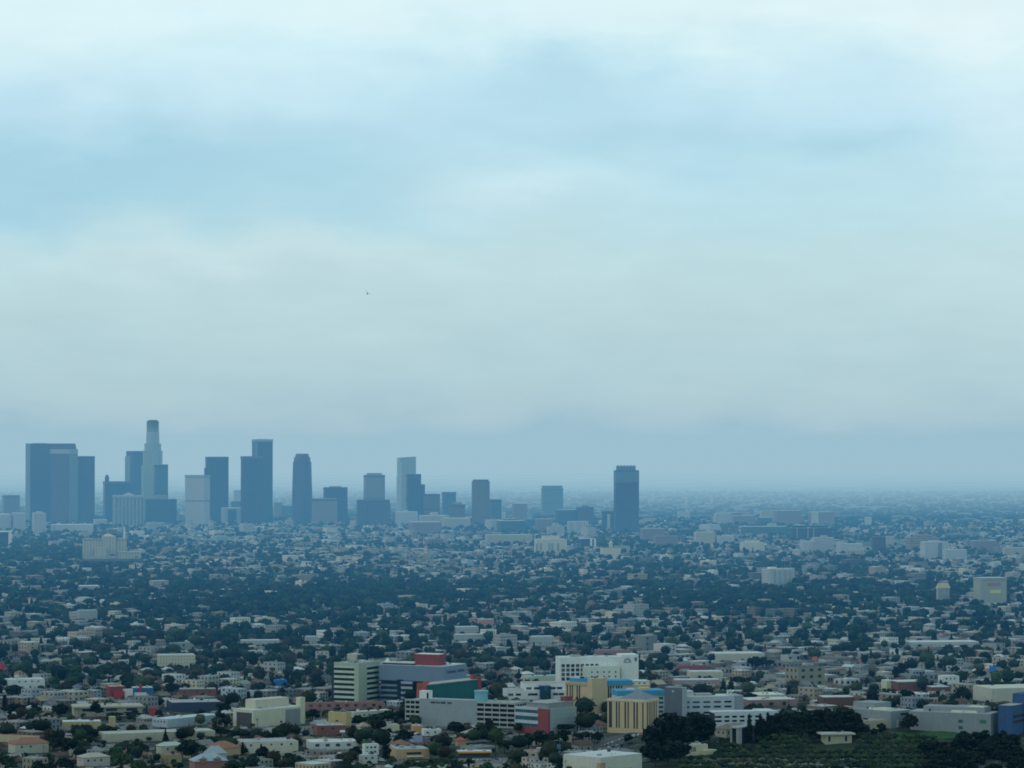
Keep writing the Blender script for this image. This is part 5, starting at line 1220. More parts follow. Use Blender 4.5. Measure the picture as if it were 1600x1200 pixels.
for i in range(-60, 90):
    for j in range(-40, 130):
        ca, cb = i * PA, j * PB
        x, y = g2w(ca, cb)
        if not (1930 < y < 9900) or abs(x) > y * .16 * 1.2 + 120: continue
        px, py = proj(x, y, ground(x, y))
        if y < 4300: ROADS_A.add(j); ROADS_B.add(i)
        wood = 1.0 + 1.25 * bump(WOODED, px, py) - bump(BARE, px, py) + .9 * mnoise.noise(Vector((x / 190, y / 190, 31)))
        com = mnoise.noise(Vector((x / 420, y / 420, 7))) + .12 + (.22 if px > 1000 and py > 960 else 0) + (.2 if py < 870 else 0)
        far = y > 6200
        turn = ANG + (.45 * mnoise.noise(Vector((x / 500, y / 500, 11))) if px < 760 else .15 * mnoise.noise(Vector((x / 500, y / 500, 5))))
        for row in (0, 1):
            a = -PA / 2 + ST / 2 + 4
            yb_ = (PB - ST) * (.25 if row else -.25)
            while a < PA / 2 - ST / 2 - 10:
                u = q.random()
                if q.random() < (.012 if y > 3400 else .003): kind, w, d, h = 'apartment_building', q.uniform(16, 34), q.uniform(14, 22), q.choice((12.5, 15.5, 18.5))
                elif com > .28 and u < .75: kind, w, d, h = 'shop_building', q.uniform(8, 20), q.uniform(10, 20), q.uniform(3.4, 6.0)
                elif com > .0 and u < .5 or u < .12: kind, w, d, h = 'apartment_building', q.uniform(9, 16), q.uniform(13, 23), q.choice((6.2, 6.5, 6.4, 9.2, 9.5, 12.4))
                else: kind, w, d, h = 'house', q.uniform(8, 12.5), q.uniform(8, 14), q.uniform(3.0, 6.0)
                if a + w > PA / 2 - ST / 2 + 2: break
                bx, by = g2w(ca + a + w / 2, cb + yb_ + q.uniform(-3, 3))
                if q.random() > .06 + .10 * min(3, max(0, wood - 1.5)): add_building(kind, bx, by, w, d, h, turn + q.gauss(0, .05))
                if kind != 'shop_building' and q.random() < .55:
                    gx, gy = g2w(ca + a + q.uniform(2, w), cb + (12 if row else -12) * q.uniform(-.2, .8)); add_building('garage', gx, gy, q.uniform(4.5, 8), q.uniform(4.5, 7), q.uniform(2.5, 3.2), turn + q.gauss(0, .1))
                lam = (2.05 if kind == 'house' else 1.5) * wood * (1 if not far else .8)
                n = int(lam) + (q.random() < lam - int(lam))
                for _ in range(n):
                    e = q.choice((-1, 1)); tx, ty = g2w(ca + a + q.uniform(-2, w + 4), cb + yb_ + e * q.uniform(d / 2 + 1, 21))
                    add_tree(tx, ty, wood)
                a += w + q.uniform(1.5, 6)
        if wood > 1.3:
            for _ in range(int((wood - 1) * 7)):
                tx, ty = g2w(ca + q.uniform(-PA / 2, PA / 2), cb + q.uniform(-PB / 2, PB / 2)); add_tree(tx, ty, wood)

inframe = lambda px, py: -12 < px < 1612 and py < 1222
# ---- the nearest ones as things of their own
def proto_house(gable, nf):
    W, D, H = 12.0, 11.0, 3.8
    out = [('wall', MB().box(0, W, 0, D, -2.5, H).mesh('wall', OWALL), (0, 0, 0), 'wall'),
           ('roof', MB().hip(0, W, 0, D, H, 2.4, .7, gable).mesh('roof', OROOF), (0, 0, 0), 'roof')]
    wf = MB().box(-.75, .75, -.07, .1, -.6, .6).mesh('window', DARKGLASS); wl = MB().box(-.07, .1, -.75, .75, -.6, .6).mesh('window', DARKGLASS)
    for u in lin(.8, W - .8, nf): out.append(('window', wf, (u, 0, 1.9), None))
    for v in lin(1, D - 1, 2): out.append(('window', wl, (0, v, 1.9), None))
    out.append(('door', MB().box(-.5, .5, -.06, .1, 0, 2.1).mesh('door', paint('door_brown', (.12, .07, .04))), (W * .5 + .9 * (nf % 2), 0, 0), None))
    if gable: out.append(('chimney', MB().box(0, .9, 0, .8, 0, 2.6).mesh('chimney', rgbmat((.30, .20, .16))), (W * .7, D * .6, H + .9), None))
    return (W, D, H), out
def proto_flat(W, D, H, floors, nf, nl, shop=False):
    out = [('wall', MB().box(0, W, 0, D, -2.5, H).mesh('wall', OWALL), (0, 0, 0), 'wall'),
           ('roof', MB().box(.35, W - .35, .35, D - .35, H - .2, H + .1).mesh('roof', OROOF), (0, 0, 0), 'roof')]
    ww, wh = (2.2, 1.7) if shop else (1.1, .65)
    wf = MB().box(-ww, ww, -.07, .1, -wh, wh).mesh('window', DARKGLASS); wl = MB().box(-.07, .1, -ww, ww, -wh, wh).mesh('window', DARKGLASS)
    for k in range(floors):
        z = (k + .55) * H / floors if not shop else 1.9
        for u in lin(.6, W - .6, nf): out.append(('window', wf, (u, 0, z), None))
        for v in lin(.6, D - .6, nl): out.append(('window', wl, (0, v, z), None))
    ru = MB().box(0, 2.4, 0, 2.0, 0, 1.3).mesh('roof_unit', METALGREY)
    out.append(('roof_unit', ru, (W * .55, D * .4, H + .1), None))
    if shop: out.append(('roof_unit', ru, (W * .2, D * .6, H + .1), None))
    return (W, D, H), out
PROT = {'garage': [((6.0, 6.0, 2.8), [('wall', MB().box(0, 6, 0, 6, -2, 2.8).mesh('wall', OWALL), (0, 0, 0), 'wall'), ('roof', MB().hip(0, 6, 0, 6, 2.8, 1.1, .3, True).mesh('roof', OROOF), (0, 0, 0), 'roof'), ('door', MB().box(1, 5, -.06, .1, 0, 2.2).mesh('door', paint('door_brown', (.12, .07, .04))), (0, 0, 0), None)])], 'house': [proto_house(False, 3), proto_house(True, 2), proto_house(True, 3), proto_house(False, 2)],
        'apartment_building': [proto_flat(18, 22, 6.4, 2, 4, 3), proto_flat(18, 22, 9.4, 3, 3, 3)],
        'shop_building': [proto_flat(24, 22, 5.5, 1, 3, 2, True), proto_flat(24, 22, 6, 1, 4, 0, True)]}
BGROUP = {'garage': 'small back-yard garages', 'house': 'small houses among the trees', 'apartment_building': 'flat-roofed apartment buildings among the houses', 'shop_building': 'low flat-roofed shops along the streets'}
CATN = {'garage': 'garage', 'house': 'house', 'apartment_building': 'apartment building', 'shop_building': 'shop'}
STUFF_B = []
for kind, L in ITEMS.items():
    L.sort(); n = 0
    for it in L:
        y, x, z, w, d, h, rot, wi, ri, px, py, u = it
        if n < {'house': 285, 'garage': 285, 'shop_building': 260, 'apartment_building': 255}[kind] and inframe(px, py):
            n += 1
            pr = PROT[kind]; (W, D, H), parts = pr[min(len(pr) - 1, int(u * len(pr)))] if kind != 'apartment_building' else pr[0 if h < 8 else 1]
            rc_, rs_ = math.cos(rot), math.sin(rot); ox, oy = x - (w / 2 * rc_ - d / 2 * rs_), y - (w / 2 * rs_ + d / 2 * rc_)
            gb = 'gabled' if parts[-1][0] == 'chimney' else 'hip-roofed'
            o = thing(kind, '', CATN[kind], (ox, oy, z), rot, BGROUP[kind]); o.scale = (w / W, d / D, h / H)
            wn, wc = WALLS[wi]; rn, rc = (ROOFS if kind in ('house', 'garage') else FLATS)[ri]
            f = .5 + .65 * ((u * 7.3) % 1) ** 1.3
            for nm, me, loc, role in parts:
                if y > 3300 and nm not in ('wall', 'roof', 'window'): continue
                if y > 3300 and nm == 'window' and (u * 31 + loc[0]) % 1 > .5: continue
                c = obj(nm, me, o, loc, color=tuple(v * f for v in (wc if role == 'wall' else rc)) if role else None)
            if kind == 'garage': lk = f'small {wn} garage with {rn} roof'
            elif kind == 'house': lk = f'{gb} {wn} house with {rn} roof'
            elif kind == 'shop_building': lk = f'low {wn} shop with {rn} flat roof'
            else: lk = f'{"two" if h < 8 else "three" if h < 11 else "four"}-storey {wn} apartments with {rn} roof'
            LABEL_QUEUE.append((o, lk, x, y, z))
        else: STUFF_B.append((kind,) + it)
TREE_ITEMS.sort()
CAPS = {'broadleaf_tree': 296, 'palm_tree': 110, 'cypress_tree': 110, 'conifer_tree': 130, 'olive_tree': 300}
STUFF_T = []
for it in TREE_ITEMS:
    y, x, z, h, w, kd, px, py, tn = it
    nm = KNAME[kd][0]
    if inframe(px, py) and COUNT.get(nm, 0) < CAPS[nm]: tree(kd, x, y, h, w, tn)
    else: STUFF_T.append(it)

# ---- everything farther: one body of buildings, one of trees
def clampc(c): return tuple(min(.85, max(.004, v)) for v in c)
V, F, UV, FC = [], [], [], []
def mass_building(x, y, z, w, d, h, rot, wc, rc, pitched, u):
    c, s_ = math.cos(rot), math.sin(rot); n = len(V)
    def pt(a, b, zz): return (x + a * c - b * s_, y + a * s_ + b * c, z + zz)
    a, b = w / 2, d / 2
    V.extend([pt(-a, -b, -3), pt(a, -b, -3), pt(a, b, -3), pt(-a, b, -3), pt(-a, -b, h), pt(a, -b, h), pt(a, b, h), pt(-a, b, h)])
    for i, L in ((0, w), (1, d), (2, w), (3, d)):
        j = (i + 1) % 4; F.append((n + i, n + j, n + 4 + j, n + 4 + i)); UV.extend([(0, 0), (L, 0), (L, h), (0, h)]); FC.append(wc)
    if pitched:
        o = .6; m = len(V); R = h + 2.3
        if w >= d: r = [pt(-a + b * .8 if u < .6 else -a, 0, R), pt(a - b * .8 if u < .6 else a, 0, R)]; fs = [(0, 1, 5, 4), (1, 2, 5), (2, 3, 4, 5), (3, 0, 4)]
        else: r = [pt(0, -b + a * .8 if u < .6 else -b, R), pt(0, b - a * .8 if u < .6 else b, R)]; fs = [(0, 1, 4), (1, 2, 5, 4), (2, 3, 5), (3, 0, 4, 5)]
        V.extend([pt(-a - o, -b - o, h - .1), pt(a + o, -b - o, h - .1), pt(a + o, b + o, h - .1), pt(-a - o, b + o, h - .1)] + r)
        for f in fs: F.append(tuple(m + k for k in f)); UV.extend([(0, -9)] * len(f)); FC.append(rc)
    else:
        F.append((n + 4, n + 5, n + 6, n + 7)); UV.extend([(0, -9)] * 4); FC.append(rc)
        if u < .5 and w > 14:
            m = len(V); a2, b2, ox, oy = w * .12, d * .12, w * (u - .25), d * (.2 - u * .5)
            V.extend([pt(ox + i * a2, oy + k * b2, h + zz) for zz in (0, 1.8) for i, k in ((-1, -1), (1, -1), (1, 1), (-1, 1))])
            for i in range(4): j = (i + 1) % 4; F.append((m + i, m + j, m + 4 + j, m + 4 + i)); UV.extend([(0, -9)] * 4); FC.append(wc)
            F.append((m + 4, m + 5, m + 6, m + 7)); UV.extend([(0, -9)] * 4); FC.append(rc)
for kind, y, x, z, w, d, h, rot, wi, ri, px, py, u in STUFF_B:
    f = .5 + .8 * ((u * 7.3) % 1) ** 1.2
    mass_building(x, y, z, w, d, h, rot, clampc(tuple(v * f for v in WALLS[wi][1])), clampc(tuple(v * f for v in (ROOFS if kind in ('house', 'garage') else FLATS)[ri][1])), kind in ('house', 'garage'), u)
q2 = random.Random(8)
for k in range(5200):      # the plain beyond downtown
    y = 9900 * (1 + 1.25 * q2.random() ** 1.5); x = q2.uniform(-1, 1) * y * .19
    big = q2.random() < .10 + .25 * max(0, mnoise.noise(Vector((x / 900, y / 1500, 2))))
    w, d, h = (q2.uniform(30, 110), q2.uniform(25, 60), q2.uniform(6, 14)) if big else (q2.uniform(12, 28), q2.uniform(10, 20), q2.uniform(4, 8))
    wc = tuple(.6 * v for v in WALLS[q2.randrange(len(WALLS))][1]); rc = tuple(.65 * v for v in FLATS[q2.randrange(len(FLATS))][1])
    mass_building(x, y, ground(x, y), w, d, h, ANG + q2.choice((0, .6)), wc, rc, False, .9)
def mass_mesh(name, V, F, mat, FC=None, UV=None):
    me = bpy.data.meshes.new(name); me.from_pydata(V, [], F)
    if UV is not None: l = me.uv_layers.new(name='UVMap'); l.data.foreach_set('uv', np.array(UV, 'f').ravel())
    if FC is not None:
        a = me.attributes.new('Col', 'FLOAT_COLOR', 'FACE'); a.data.foreach_set('color', np.hstack([np.array(FC, 'f'), np.ones((len(FC), 1), 'f')]).ravel())
    me.materials.append(mat); me.update(); return me
o = obj('distant_buildings', mass_mesh('distant_buildings', V, F, CITY, FC, UV))
o['kind'] = 'stuff'; o['label'] = 'countless small pale houses and flats spread over the hazy plain'; o['category'] = 'buildings'

def lod_crown(seed, nleaf, nu, nv, tall=1.0):
    r = np.random.default_rng(seed); V, F = [], []
    lob = r.normal(size=(5, 3)); lob /= np.linalg.norm(lob, axis=1)[:, None]
    for a in range(nv + 1):
        th = PI * a / nv
        for k in range(nu):
            ph = 2 * PI * (k + .5 * (a % 2)) / nu; dv = np.array([math.sin(th) * math.cos(ph), math.sin(th) * math.sin(ph), math.cos(th)])
            w = .74 + .34 * max(0, (lob @ dv).max() - .35) + r.uniform(-.10, .10)
            V.append(dv * w)
    for a in range(nv):
        for k in range(nu):
            p = (k + 1) % nu; F.append((a * nu + k, (a + 1) * nu + k, (a + 1) * nu + p, a * nu + p))
    for k in range(nleaf):
        dv = r.normal(size=3); dv /= np.linalg.norm(dv); dv[2] = abs(dv[2]) if dv[2] < -.3 else dv[2]
        c = dv * r.uniform(.72, 1.08); t = r.normal(size=3); t /= np.linalg.norm(t); b = np.cross(t, dv); s_ = r.uniform(.12, .22)
        i = len(V); V += [c - t * s_, c + b * s_, c + t * s_, c - b * s_]; F.append((i, i + 1, i + 2, i + 3))
    V = np.array(V); V[:, 2] *= tall; return V, np.array(F)
LODN = [lod_crown(s, 46, 8, 5) for s in range(6)]; LODF = [lod_crown(20 + s, 16, 6, 4) for s in range(5)]; LODT = [lod_crown(40 + s, 30, 6, 5, 1.0) for s in range(3)]
VS, FS, CS, off = [], [], [], 0
def mass_tree(x, y, z, h, w, kd, tone, rr):
    global off
    T = (LODT if kd in ('cypress', 'tall', 'conifer') else LODF if y > 5200 else LODN)
    Vt, Ft = T[int(rr * 977) % len(T)]
    a = rr * 40; c, s_ = math.cos(a), math.sin(a)
    ch = h * (.42 if kd not in ('palm',) else .12); cz = h - ch * .95
    if kd == 'palm': w = max(w, 3.6)
    P_ = Vt * np.array([w / 2, w / 2, ch])
    if kd == 'conifer': P_[:, :2] *= np.clip(1.15 - (P_[:, 2:3] / ch + 1) * .5, .1, 1.2)
    X = P_[:, 0] * c - P_[:, 1] * s_ + x; Y = P_[:, 0] * s_ + P_[:, 1] * c + y
    VS.append(np.column_stack([X, Y, P_[:, 2] + z + cz])); FS.append(Ft + off); off += len(Vt)
    col = np.array(TONES[tone][1]) * (.5 + .7 * ((rr * 13) % 1)); CS.append(np.tile(col, (len(Ft), 1)))
for y, x, z, h, w, kd, px, py, tn in STUFF_T: mass_tree(x, y, z, h, w, kd, tn, q2.random())
for k in range(9000):
    y = 9900 * (1 + .9 * q2.random() ** 1.6); x = q2.uniform(-1, 1) * y * .19
    mass_tree(x, y, ground(x, y), q2.uniform(8, 15), q2.uniform(12, 34), 'round', q2.randrange(4), q2.random())
VV = np.vstack(VS); FF = np.vstack(FS); CC = np.vstack(CS)
me = bpy.data.meshes.new('distant_trees')
me.vertices.add(len(VV)); me.vertices.foreach_set('co', VV.astype('f').ravel())
me.loops.add(len(FF) * 4); me.loops.foreach_set('vertex_index', FF.astype('i').ravel())
me.polygons.add(len(FF)); me.polygons.foreach_set('loop_start', np.arange(0, len(FF) * 4, 4, dtype='i'))
me.update(calc_edges=True)
a = me.attributes.new('Col', 'FLOAT_COLOR', 'FACE'); a.data.foreach_set('color', np.hstack([CC, np.ones((len(CC), 1))]).astype('f').ravel())
me.materials.append(LEAF_FAR)
o = obj('distant_trees', me); o['kind'] = 'stuff'; o['label'] = 'countless dark tree crowns spread between the far houses'; o['category'] = 'trees'
print('items', {k: len(v) for k, v in ITEMS.items()}, 'trees', len(TREE_ITEMS), COUNT, 'tree faces', len(FF), 'bld faces', len(F))

# ================================================================== ground, roads
def structure(name, me, label=None):
    o = obj(name, me); o['kind'] = 'structure'
    if label: o['label'] = label
    return o
m, nt, out = _nodes('city_ground')
big = noise_n(nt, .004, 4); mid = noise_n(nt, .02, 4); fin = noise_n(nt, .12, 3); far = noise_n(nt, .0011, 6, stretch=(1.6, 1, 1))
c1 = mixc(nt, mid, (.030, .042, .022), (.095, .09, .078)); c1 = mixc(nt, math_n(nt, 'GREATER_THAN', fin, .56), c1, (.17, .175, .17))
rampf = math_n(nt, 'MULTIPLY_ADD', big, 2.4, -.7)
rampf = math_n(nt, 'MINIMUM', math_n(nt, 'MAXIMUM', rampf, 0.0), 1.0)
c2 = mixc(nt, rampf, (.018, .032, .018), c1)
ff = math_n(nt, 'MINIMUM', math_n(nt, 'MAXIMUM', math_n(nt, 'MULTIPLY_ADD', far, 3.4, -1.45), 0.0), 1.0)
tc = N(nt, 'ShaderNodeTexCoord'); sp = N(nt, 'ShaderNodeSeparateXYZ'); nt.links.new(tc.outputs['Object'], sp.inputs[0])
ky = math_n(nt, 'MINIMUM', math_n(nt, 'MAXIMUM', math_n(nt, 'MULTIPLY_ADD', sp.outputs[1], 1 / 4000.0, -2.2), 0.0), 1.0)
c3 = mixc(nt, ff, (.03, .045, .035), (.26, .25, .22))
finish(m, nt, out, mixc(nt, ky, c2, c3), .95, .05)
xs = None
V, F = [], []
ys = list(np.arange(1300, 3400, 20)) + list(np.arange(3400, 10000, 80)) + list(np.arange(10000, 20000, 400)) + list(np.arange(20000, 62001, 2000))
ys = [-4000, -1500, 0, 700] + ys
NX = 90
for y in ys:
    hw = max(1500, abs(y) * .45)
    for k in range(NX + 1):
        t = 2 * k / NX - 1; x = hw * (t if abs(t) < 1 else t) * (1 if y > 700 else 1.0)
        V.append((x, y, ground(x, y)))
for j in range(len(ys) - 1):
    for k in range(NX):
        i = j * (NX + 1) + k; F.append((i, i + 1, i + NX + 2, i + NX + 1))
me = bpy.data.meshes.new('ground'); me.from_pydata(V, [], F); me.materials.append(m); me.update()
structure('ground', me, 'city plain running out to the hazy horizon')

ASPH = paint('asphalt', (.055, .056, .058), var=.25, scale=.1); PAVE = paint('pavement_concrete', (.27, .27, .255), var=.2); LINE = paint('road_paint', (.62, .60, .50), var=.2)
def ribbon(pts, o0, o1, dz):
    """strip between two sideways offsets of a line of ground points"""
    V, F = [], []
    for i, (x, y) in enumerate(pts):
        (xa, ya), (xb, yb) = pts[max(0, i - 1)], pts[min(len(pts) - 1, i + 1)]
        L = math.hypot(xb - xa, yb - ya); nx, ny = -(yb - ya) / L, (xb - xa) / L
        for o_ in (o0, o1): V.append((x + nx * o_, y + ny * o_, ground(x + nx * o_, y + ny * o_) + dz))
    for i in range(len(pts) - 1): F.append((2 * i, 2 * i + 2, 2 * i + 3, 2 * i + 1) if o0 > o1 else (2 * i, 2 * i + 1, 2 * i + 3, 2 * i + 2))
    return V, F
def strip(name, mat, pts, spans, dz):
    V, F = [], []
    for o0, o1 in spans:
        v, f = ribbon(pts, o0, o1, dz); n = len(V); V += v; F += [tuple(n + k for k in q_) for q_ in f]
    me = bpy.data.meshes.new(name); me.from_pydata(V, [], F); me.materials.append(mat); me.update(); return structure(name, me)
RUNS = []
def street(pts, w=9.0, lines=True):
    strip('road', ASPH, pts, [(-w / 2, w / 2)], .45)
    RUNS.append(pts)
    for s_ in (-1, 1):
        strip('pavement', PAVE, pts, [(s_ * w / 2, s_ * (w / 2 + 2.2))], .58)
    if lines: strip('road_marking', LINE, pts, [(-.12, .12)], .47)
def clipline(fn, lo, hi, step):
    run = []
    for t in np.arange(lo, hi, step):
        x, y = fn(t)
        ok = 1940 < y < 4200 and abs(x) < y * .2 and not taken(x, y, 8) and not any(((x - hx) / (sx * 1.25)) ** 2 + ((y - hy) / (sy * 1.3)) ** 2 < 1 for hx, hy, sx, sy, h in HILLS)
        if ok: run.append((x, y))
        else:
            if len(run) > 3: yield run
            run = []
    if len(run) > 3: yield run
for j in sorted(ROADS_A):
    for run in clipline(lambda t: g2w(t, (j + .5) * PB), -1500, 4500, 20): street(run)
for i in sorted(ROADS_B):
    for run in clipline(lambda t: g2w((i + .5) * PA, t), -2500, 4500, 20): street(run, 10.0)
def patch(name, px4, mat, dz, n=10):
    """a sheet over the ground between four photo corners"""
    A, B, C_, D_ = [P(*p) for p in px4]; V, F = [], []
    for i in range(n + 1):
        for j in range(n + 1):
            u, v = i / n, j / n; p = (A * (1 - u) + B * u) * (1 - v) + (D_ * (1 - u) + C_ * u) * v
            V.append((p.x, p.y, ground(p.x, p.y) + dz))
    for i in range(n):
        for j in range(n): k = i * (n + 1) + j; F.append((k, k + n + 1, k + n + 2, k + 1))
    me = bpy.data.meshes.new(name); me.from_pydata(V, [], F); me.materials.append(mat); me.update(); return structure(name, me)
LOT = paint('parking_asphalt', (.13, .13, .13), var=.25, scale=.1)
patch('parking_lot', [(398, 1149), (490, 1150), (488, 1136), (404, 1137)], LOT, .62)
patch('parking_lot', [(166, 1143), (240, 1142), (240, 1129), (166, 1131)], LOT, .62)
patch('parking_lot', [(715, 1197), (815, 1199), (805, 1185), (716, 1186)], LOT, .62)
patch('road', [(915, 1180), (960, 1180), (1010, 1146), (982, 1146)], ASPH, .62)
LAWN = paint('lawn_grass', (.035, .085, .025), var=.3, scale=.08)
patch('lawn', [(1398, 1160), (1500, 1154), (1494, 1143), (1396, 1145)], LAWN, .5)
GROVE = paint('grove_grass', (.030, .042, .022), var=.45, scale=.05)
patch('grove_ground', [(1040, 1212), (1480, 1212), (1470, 1158), (1100, 1172)], GROVE, .25, 24)
patch('hill_slope', [(1080, 1199), (1290, 1199), (1290, 1184), (1080, 1186)], paint('dry_hill_earth', (.11, .09, .06), var=.4, scale=.06), .4)

# cars along the kerbs and poles along the streets, nearest first
spots, poles = [], []
for run in RUNS:
    for i in range(len(run) - 1):
        (xa, ya), (xb, yb) = run[i], run[i + 1]; L = math.hypot(xb - xa, yb - ya); dx, dy = (xb - xa) / L, (yb - ya) / L
        for s_ in (-1, 1):
            for t in (.15, .5, .85):
                if RND.random() < .5: spots.append((ya + (yb - ya) * t, xa + (xb - xa) * t, s_, dx, dy))
        if i % 2 == 0: poles.append((ya, xa, 1 if (i // 40) % 2 else -1, dx, dy))
spots.sort(); poles.sort(); n = 0
for y, x, s_, dx, dy in spots:
    px, py = proj(x, y, ground(x, y))
    if n < 190 and inframe(px, py) and not is_open(px, py): n += 1; car(x - dy * 3.4 * s_, y + dx * 3.4 * s_, math.atan2(dy, dx) + (PI if s_ < 0 else 0))
POLE = MB().tube([(0, 0, -1), (0, 0, 10.5)], [.17, .12], 6).mesh('pole', BARK)
ARMS = [MB().box(-1.3, 1.3, -.07, .07, z, z + .14).mesh('crossarm', BARK) for z in (9.2, 10.0)]
n = 0
for y, x, s_, dx, dy in poles:
    X_, Y_ = x - dy * 5.4 * s_, y + dx * 5.4 * s_; z = ground(X_, Y_); px, py = proj(X_, Y_, z)
    if n < 140 and inframe(px, py) and not is_open(px, py) and not taken(X_, Y_, 2) and not blocks(px, 1, proj(X_, Y_, z + 10.5)[1] + 12, Y_):
        n += 1; o = thing('utility_pole', '', 'utility pole', (X_, Y_, z), math.atan2(dy, dx) + PI / 2, 'utility poles along the streets')
        obj('pole', POLE, o); [obj('crossarm', a, o) for a in ARMS]
        LABEL_QUEUE.append((o, 'thin brown utility pole', X_, Y_, z))

# ================================================================== haze over the plain
def haze(name, lo, hi, sig, air, label):
    """thin even haze: extinction per kilometre by colour, and the airlight it sheds"""
    mb = MB().box(lo[0], hi[0], lo[1], hi[1], lo[2], hi[2])
    m, nt, out = _nodes(name)
    smax = max(sig) * 1.0001
    ab = N(nt, 'ShaderNodeVolumeAbsorption'); ab.inputs['Density'].default_value = smax / 1000
    ab.inputs['Color'].default_value = (*[1 - s_ / smax for s_ in sig], 1)
    em = N(nt, 'ShaderNodeEmission'); e = [s_ * a / 1000 for s_, a in zip(sig, air)]; em.inputs['Strength'].default_value = max(e); em.inputs['Color'].default_value = (*[v / max(e) for v in e], 1)
    ad = N(nt, 'ShaderNodeAddShader'); nt.links.new(ab.outputs[0], ad.inputs[0]); nt.links.new(em.outputs[0], ad.inputs[1]); nt.links.new(ad.outputs[0], out.inputs['Volume'])
    structure(name, mb.mesh(name, m), label)
AIR = (.332, .525, .632)
haze('haze', (-46000, -3000, -700), (46000, 61500, 900), (.0008, .004, .007), AIR, 'very thin clear air haze over the whole plain')
haze('blue_haze', (-45000, 2500, -690), (45000, 61000, 398), (.0055, .0212, .0355), AIR, 'thin blue haze over the houses beyond the hillside')
haze('low_blue_haze', (-44500, 2600, -685), (44500, 60800, 364), (.0055, .0216, .0355), AIR, 'lower layer of thin blue haze over the houses')
haze('smog_haze', (-44000, 4300, -680), (44000, 60500, 370), (.012, .008, .005), AIR, 'thin grey smog lying over the middle of the plain')
haze('far_smog', (-43000, 9900, -670), (43000, 60000, 349), (.075, .062, .048), AIR, 'denser pale smog lying low beyond downtown')

# ================================================================== light and sky
SUN_EL, SUN_AZ = math.radians(52), math.radians(-120)    # azimuth from +Y towards +X
w = bpy.data.worlds.new('World'); scene.world = w; w.use_nodes = True
nt = w.node_tree; nt.nodes.clear()
wo = N(nt, 'ShaderNodeOutputWorld'); bg = N(nt, 'ShaderNodeBackground'); nt.links.new(bg.outputs[0], wo.inputs[0])
sky = N(nt, 'ShaderNodeTexSky', sky_type='NISHITA'); sky.sun_disc = False; sky.sun_elevation = SUN_EL; sky.sun_rotation = SUN_AZ
sky.air_density = 1.2; sky.dust_density = 2.0; sky.ozone_density = 2.0
tc = N(nt, 'ShaderNodeTexCoord'); sp = N(nt, 'ShaderNodeSeparateXYZ'); nt.links.new(tc.outputs['Generated'], sp.inputs[0])
X_, Y_, Z_ = sp.outputs
hor = math_n(nt, 'SQRT', math_n(nt, 'MAXIMUM', math_n(nt, 'SUBTRACT', 1.0, math_n(nt, 'MULTIPLY', Z_, Z_)), 1e-4))
el = math_n(nt, 'DIVIDE', Z_, hor)                                   # tangent of elevation
az = math_n(nt, 'DIVIDE', X_, math_n(nt, 'MAXIMUM', Y_, .05))        # tangent of azimuth, ahead
def nz(sx, sz, detail, seed):
    cb = N(nt, 'ShaderNodeCombineXYZ'); nt.links.new(math_n(nt, 'MULTIPLY', X_, sx), cb.inputs[0]); nt.links.new(math_n(nt, 'MULTIPLY_ADD', Y_, sx, seed), cb.inputs[1]); nt.links.new(math_n(nt, 'MULTIPLY', Z_, sz), cb.inputs[2])
    n = N(nt, 'ShaderNodeTexNoise'); n.inputs['Scale'].default_value = 1; n.inputs['Detail'].default_value = detail; n.inputs['Roughness'].default_value = .5; nt.links.new(cb.outputs[0], n.inputs['Vector']); return n.outputs['Fac']
n1, n2, n3 = nz(24, 52, 6, 3.1), nz(5.5, 30, 3, 9.4), nz(40, 150, 4, 5.5)
warp = math_n(nt, 'MULTIPLY_ADD', n1, .036, -.018)
elw = math_n(nt, 'ADD', el, warp)
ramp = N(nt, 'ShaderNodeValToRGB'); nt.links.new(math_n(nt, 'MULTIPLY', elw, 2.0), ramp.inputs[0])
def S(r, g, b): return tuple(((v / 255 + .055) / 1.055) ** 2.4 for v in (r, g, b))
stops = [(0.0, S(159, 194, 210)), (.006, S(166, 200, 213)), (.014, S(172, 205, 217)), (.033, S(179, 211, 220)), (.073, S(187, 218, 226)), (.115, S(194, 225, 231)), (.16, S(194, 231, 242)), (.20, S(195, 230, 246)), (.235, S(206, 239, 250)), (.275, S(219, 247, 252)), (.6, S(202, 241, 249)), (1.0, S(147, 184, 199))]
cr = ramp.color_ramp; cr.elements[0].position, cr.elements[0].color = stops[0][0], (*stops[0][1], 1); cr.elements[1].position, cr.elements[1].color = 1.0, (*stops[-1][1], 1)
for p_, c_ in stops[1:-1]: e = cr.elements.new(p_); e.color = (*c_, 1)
def patchf(px, py, sx, sy, gain):
    a = math_n(nt, 'MULTIPLY', math_n(nt, 'SUBTRACT', az, (px - 800) / FPX), FPX / sx); b = math_n(nt, 'MULTIPLY', math_n(nt, 'SUBTRACT', elw, (683 - py) / FPX), FPX / sy)
    g = math_n(nt, 'EXPONENT', math_n(nt, 'MULTIPLY', math_n(nt, 'ADD', math_n(nt, 'MULTIPLY', a, a), math_n(nt, 'MULTIPLY', b, b)), -1.0))
    return math_n(nt, 'MULTIPLY', g, gain)
def summed(L):
    t = None
    for p_ in L: v = patchf(*p_); t = v if t is None else math_n(nt, 'ADD', t, v)
    return t
blue = summed([(330, 265, 370, 80, .85), (-20, 300, 260, 90, .8), (620, 300, 180, 50, .35), (1000, 220, 260, 45, .5), (1330, 245, 150, 36, .5), (880, 130, 260, 50, .5), (1150, 330, 350, 90, .25), (60, 60, 120, 60, -.2)])
pale = summed([(1560, 40, 260, 60, .9), (1180, 20, 300, 40, .6), (600, 10, 400, 40, .5), (800, 290, 170, 40, .35), (1580, 200, 90, 80, .45), (330, 400, 300, 40, .25), (60, 50, 160, 60, .3)])
